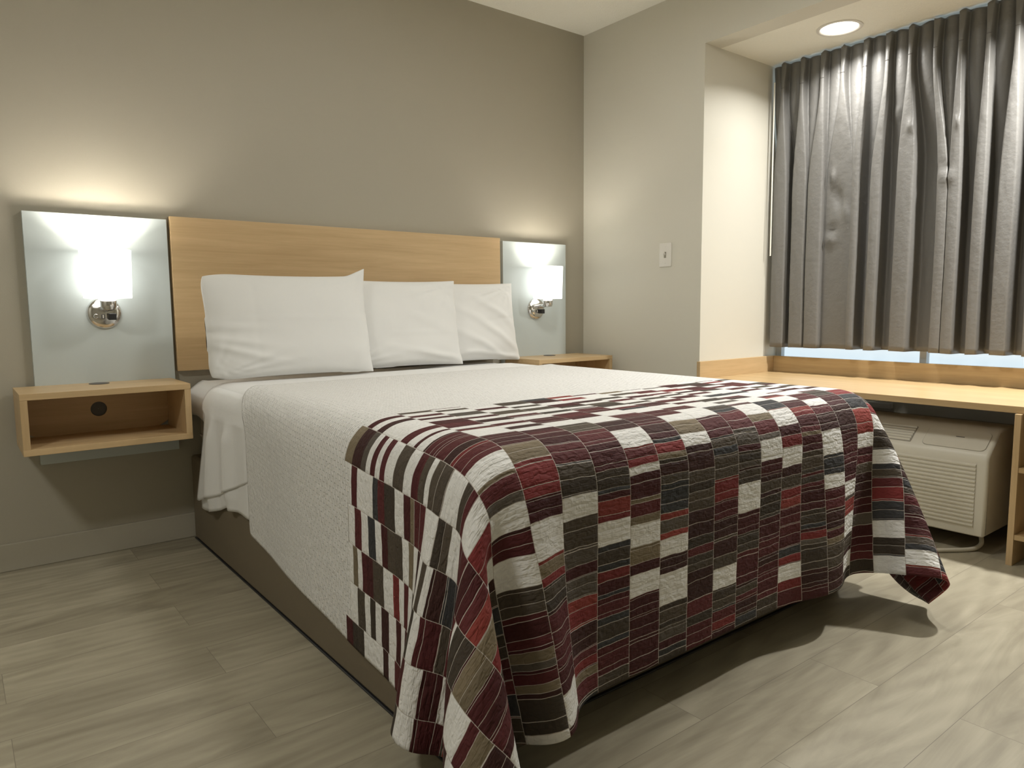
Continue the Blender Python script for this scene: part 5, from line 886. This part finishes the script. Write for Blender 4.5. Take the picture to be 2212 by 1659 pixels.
# turned edge at the head-left: the border slants towards the foot and runs down the side
for i in range(QNU):
    s_ = sm(15.5, 9.5, i) if False else 1-sm(9.5, 15.5, i)
    for j in range(QNV):
        Q[j, i, 1] -= .215*s_*(1-sm(0, 20, j))
for i in range(QNU):
    for j in range(QNV):
        x, y, z = Q[j, i]
        if y < -1.7 and x < -2.29: Q[j, i, 0] = -2.29+(x+2.29)*.55
RMAX, CMAX = QNV-1, QNU-4
def quilt():
    bm = bmesh.new(); uv = bm.loops.layers.uv.new('cloth')
    V = [[bm.verts.new(Q[j, i]) for i in range(CMAX)] for j in range(RMAX)]
    for j in range(RMAX-1):
        for i in range(CMAX-1):
            f = bm.faces.new((V[j][i], V[j+1][i], V[j+1][i+1], V[j][i+1]))
            for l, (jj, ii) in zip(f.loops, ((j,i),(j+1,i),(j+1,i+1),(j,i+1))):
                l[uv].uv = (QW*ii/(QNU-1), QL*jj/(QNV-1))
    return bm
def quilt_mat():
    m, nt, b = mat('patchwork_quilt'); L = nt.links.new
    def Mt(op, a, b_=None, c=None):
        n = N(nt, 'ShaderNodeMath', operation=op)
        for i, x in enumerate((a, b_, c)):
            if x is None: continue
            if isinstance(x, (int, float)): n.inputs[i].default_value = x
            else: L(x, n.inputs[i])
        return n.outputs[0]
    uv = N(nt, 'ShaderNodeUVMap', uv_map='cloth'); sp = N(nt, 'ShaderNodeSeparateXYZ')
    # hand-sewn wobble of the seams
    wn = N(nt, 'ShaderNodeTexNoise'); wn.inputs['Scale'].default_value = 16; wn.inputs['Detail'].default_value = 2; L(uv.outputs[0], wn.inputs['Vector'])
    wn2 = N(nt, 'ShaderNodeTexNoise'); wn2.inputs['Scale'].default_value = 5; wn2.inputs['Detail'].default_value = 1; L(uv.outputs[0], wn2.inputs['Vector'])
    wm = N(nt, 'ShaderNodeMix', data_type='RGBA'); wm.inputs[0].default_value = .35; L(wn.outputs['Color'], wm.inputs[6]); L(wn2.outputs['Color'], wm.inputs[7])
    w0 = N(nt, 'ShaderNodeVectorMath', operation='SUBTRACT'); w0.inputs[1].default_value = (.5,.5,.5); L(wm.outputs[2], w0.inputs[0])
    w1 = N(nt, 'ShaderNodeVectorMath', operation='MULTIPLY'); w1.inputs[1].default_value = (.006,.014,0); L(w0.outputs[0], w1.inputs[0])
    w2 = N(nt, 'ShaderNodeVectorMath', operation='ADD'); L(uv.outputs[0], w2.inputs[0]); L(w1.outputs[0], w2.inputs[1])
    L(w2.outputs[0], sp.inputs[0]); U, V = sp.outputs[0], sp.outputs[1]
    CW = .0955
    uc = Mt('DIVIDE', Mt('ADD', U, .03), CW); col = Mt('FLOOR', uc); uf = Mt('FRACT', uc)
    h = N(nt, 'ShaderNodeTexWhiteNoise', noise_dimensions='1D'); L(col, h.inputs['W']); hs = N(nt, 'ShaderNodeSeparateXYZ'); L(h.outputs['Color'], hs.inputs[0])
    # uneven lengths: a column-dependent coordinate feeds one-dimensional cells
    cshift = Mt('MULTIPLY', col, 31.77)
    dn = N(nt, 'ShaderNodeTexNoise', noise_dimensions='1D'); dn.inputs['Scale'].default_value = 1; dn.inputs['Detail'].default_value = 0
    L(Mt('ADD', Mt('MULTIPLY', V, 8.5), cshift), dn.inputs['W'])
    drift = Mt('ADD', V, Mt('MULTIPLY', dn.outputs['Fac'], .045))
    def cells(length, off, drifted=True):
        W = Mt('ADD', Mt('DIVIDE', drift if drifted else V, length), Mt('ADD', Mt('MULTIPLY', hs.outputs[0], 9.0), off))
        idx = Mt('FLOOR', W); fr = Mt('FRACT', W)
        r = N(nt, 'ShaderNodeTexWhiteNoise', noise_dimensions='2D'); cv = N(nt, 'ShaderNodeCombineXYZ'); L(Mt('ADD', idx, off), cv.inputs[0]); L(col, cv.inputs[1]); L(cv.outputs[0], r.inputs['Vector'])
        cs = N(nt, 'ShaderNodeSeparateXYZ'); L(r.outputs['Color'], cs.inputs[0])
        odd = Mt('GREATER_THAN', Mt('FRACT', Mt('MULTIPLY', idx, .5)), .25)
        return cs.outputs, Mt('MULTIPLY', Mt('MINIMUM', fr, Mt('SUBTRACT', 1, fr)), length), odd
    big, bigd, bigo = cells(.054, 0.3)
    sub, subd, subo = cells(.027, 11.6)
    # share of white patches falls from the start of the pattern to the foot
    rp = N(nt, 'ShaderNodeValToRGB'); L(Mt('DIVIDE', V, QL), rp.inputs[0]); e = rp.color_ramp.elements
    e[0].position = .46; e[0].color = (.48,)*3+(1,); e[1].position = 1; e[1].color = (.13,)*3+(1,)
    for p_, v_ in ((.56, .46), (.66, .38), (.74, .24), (.80, .16)): q = e.new(p_); q.color = (v_,)*3+(1,)
    white_prob = N(nt, 'ShaderNodeRGBToBW'); L(rp.outputs[0], white_prob.inputs[0])
    fine, fined, fineo = cells(.030, 5.1)
    near = Mt('LESS_THAN', V, Mt('ADD', 1.16, Mt('MULTIPLY', hs.outputs[2], .22)))
    isw_f = Mt('MAXIMUM', Mt('MULTIPLY', fineo, Mt('LESS_THAN', fine[1], .86)), Mt('LESS_THAN', fine[1], .10))
    isw_b = Mt('MULTIPLY', bigo, Mt('LESS_THAN', big[1], Mt('MULTIPLY', white_prob.outputs[0], 2.0)))
    isw = Mt('ADD', Mt('MULTIPLY', near, isw_f), Mt('MULTIPLY', Mt('SUBTRACT', 1, near), isw_b))
    # near the start, thin coloured strips alternate with white
    start = Mt('ADD', .915, Mt('MULTIPLY', hs.outputs[1], .06))
    plain_ = Mt('LESS_THAN', V, start)
    white = Mt('MAXIMUM', isw, plain_)
    pal = N(nt, 'ShaderNodeValToRGB'); pal.color_ramp.interpolation = 'CONSTANT'; pe = pal.color_ramp.elements
    P = [(0, (.062,.015,.016,1)), (.20, (.085,.019,.021,1)), (.36, (.048,.019,.017,1)), (.48, (.082,.065,.049,1)), (.60, (.056,.044,.034,1)), (.71, (.046,.046,.049,1)),
         (.77, (.105,.024,.026,1)), (.84, (.19,.030,.030,1)), (.90, (.25,.048,.040,1)), (.93, (.20,.160,.105,1)), (.965, (.105,.088,.073,1))]
    pe[0].position = 0; pe[0].color = P[0][1]; pe[1].position = P[1][0]; pe[1].color = P[1][1]
    for p_, c_ in P[2:]: q = pe.new(p_); q.color = c_
    # sub-strips sometimes switch to a neighbouring shade
    mixr = Mt('FRACT', Mt('ADD', big[0], Mt('MULTIPLY', Mt('SUBTRACT', sub[0], .5), Mt('MULTIPLY', Mt('GREATER_THAN', sub[1], .62), .30))))
    tone = Mt('ADD', Mt('MULTIPLY', near, fine[0]), Mt('MULTIPLY', Mt('SUBTRACT', 1, near), mixr))
    L(tone, pal.inputs[0])
    hsv = N(nt, 'ShaderNodeHueSaturation'); L(pal.outputs[0], hsv.inputs['Color']); L(Mt('ADD', .85, Mt('MULTIPLY', sub[2], .3)), hsv.inputs['Value'])
    mx = N(nt, 'ShaderNodeMix', data_type='RGBA'); L(white, mx.inputs[0]); L(hsv.outputs[0], mx.inputs[6]); mx.inputs[7].default_value = (.78, .775, .76, 1)
    # seams: pale thread on column borders and between coloured strips
    e1 = Mt('MULTIPLY', Mt('MINIMUM', uf, Mt('SUBTRACT', 1, uf)), CW)
    s1 = Mt('MULTIPLY', Mt('LESS_THAN', e1, .0007), Mt('SUBTRACT', 1, plain_))
    s2 = Mt('MULTIPLY', Mt('LESS_THAN', subd, .00055), Mt('MULTIPLY', Mt('SUBTRACT', 1, near), Mt('SUBTRACT', 1, white)))
    s3 = Mt('MULTIPLY', Mt('LESS_THAN', bigd, .0006), Mt('MULTIPLY', Mt('SUBTRACT', 1, near), Mt('SUBTRACT', 1, plain_)))
    seam = Mt('MAXIMUM', s1, Mt('MAXIMUM', s2, s3))
    mx2 = N(nt, 'ShaderNodeMix', data_type='RGBA'); L(seam, mx2.inputs[0]); L(mx.outputs[2], mx2.inputs[6]); mx2.inputs[7].default_value = (.50, .46, .42, 1)
    L(mx2.outputs[2], b.inputs['Base Color'])
    b.inputs['Roughness'].default_value = .72; b.inputs['Specular IOR Level'].default_value = .25
    # quilting: puckers that run across the strips, deep at the seams
    mp = N(nt, 'ShaderNodeMapping'); mp.inputs['Scale'].default_value = (48, 88, 1); L(uv.outputs[0], mp.inputs['Vector'])
    p1 = N(nt, 'ShaderNodeTexNoise'); p1.inputs['Scale'].default_value = 1; p1.inputs['Detail'].default_value = 1.0; p1.inputs['Distortion'].default_value = .8; L(mp.outputs[0], p1.inputs['Vector'])
    bk = N(nt, 'ShaderNodeTexBrick'); bk.inputs['Scale'].default_value = 1; bk.inputs['Brick Width'].default_value = .028; bk.inputs['Row Height'].default_value = .0095
    bk.inputs['Mortar Size'].default_value = .0016; bk.inputs['Mortar Smooth'].default_value = 1.0
    L(w2.outputs[0], bk.inputs['Vector'])
    mp2 = N(nt, 'ShaderNodeMapping'); mp2.inputs['Scale'].default_value = (22, 30, 1); L(uv.outputs[0], mp2.inputs['Vector'])
    p2 = N(nt, 'ShaderNodeTexNoise'); p2.inputs['Scale'].default_value = 1; p2.inputs['Detail'].default_value = 2; L(mp2.outputs[0], p2.inputs['Vector'])
    dip = N(nt, 'ShaderNodeMapRange'); dip.inputs['From Max'].default_value = .006; L(Mt('MINIMUM', e1, subd), dip.inputs['Value'])
    hgt = Mt('ADD', Mt('SUBTRACT', Mt('MULTIPLY', p1.outputs['Fac'], 1.35), Mt('MULTIPLY', bk.outputs['Fac'], Mt('ADD', .12, Mt('MULTIPLY', plain_, .55)))), Mt('ADD', Mt('MULTIPLY', p2.outputs['Fac'], 1.2), Mt('MULTIPLY', dip.outputs[0], Mt('MULTIPLY', Mt('SUBTRACT', 1, plain_), .35))))
    bp = N(nt, 'ShaderNodeBump'); bp.inputs['Strength'].default_value = .7; bp.inputs['Distance'].default_value = .0052
    L(hgt, bp.inputs['Height']); L(bp.outputs[0], b.inputs['Normal'])
    return m
o = obj('patchwork_quilt', quilt(), quilt_mat(), None, True, origin=(-1.43, -1.3, .65))
md = o.modifiers.new('sub', 'SUBSURF'); md.levels = 2; md.render_levels = 2
md = o.modifiers.new('thick', 'SOLIDIFY'); md.thickness = .005; md.offset = 1
tag(o, 'white quilt with burgundy, brown and grey patchwork at the foot, draped over the bed', 'quilt')
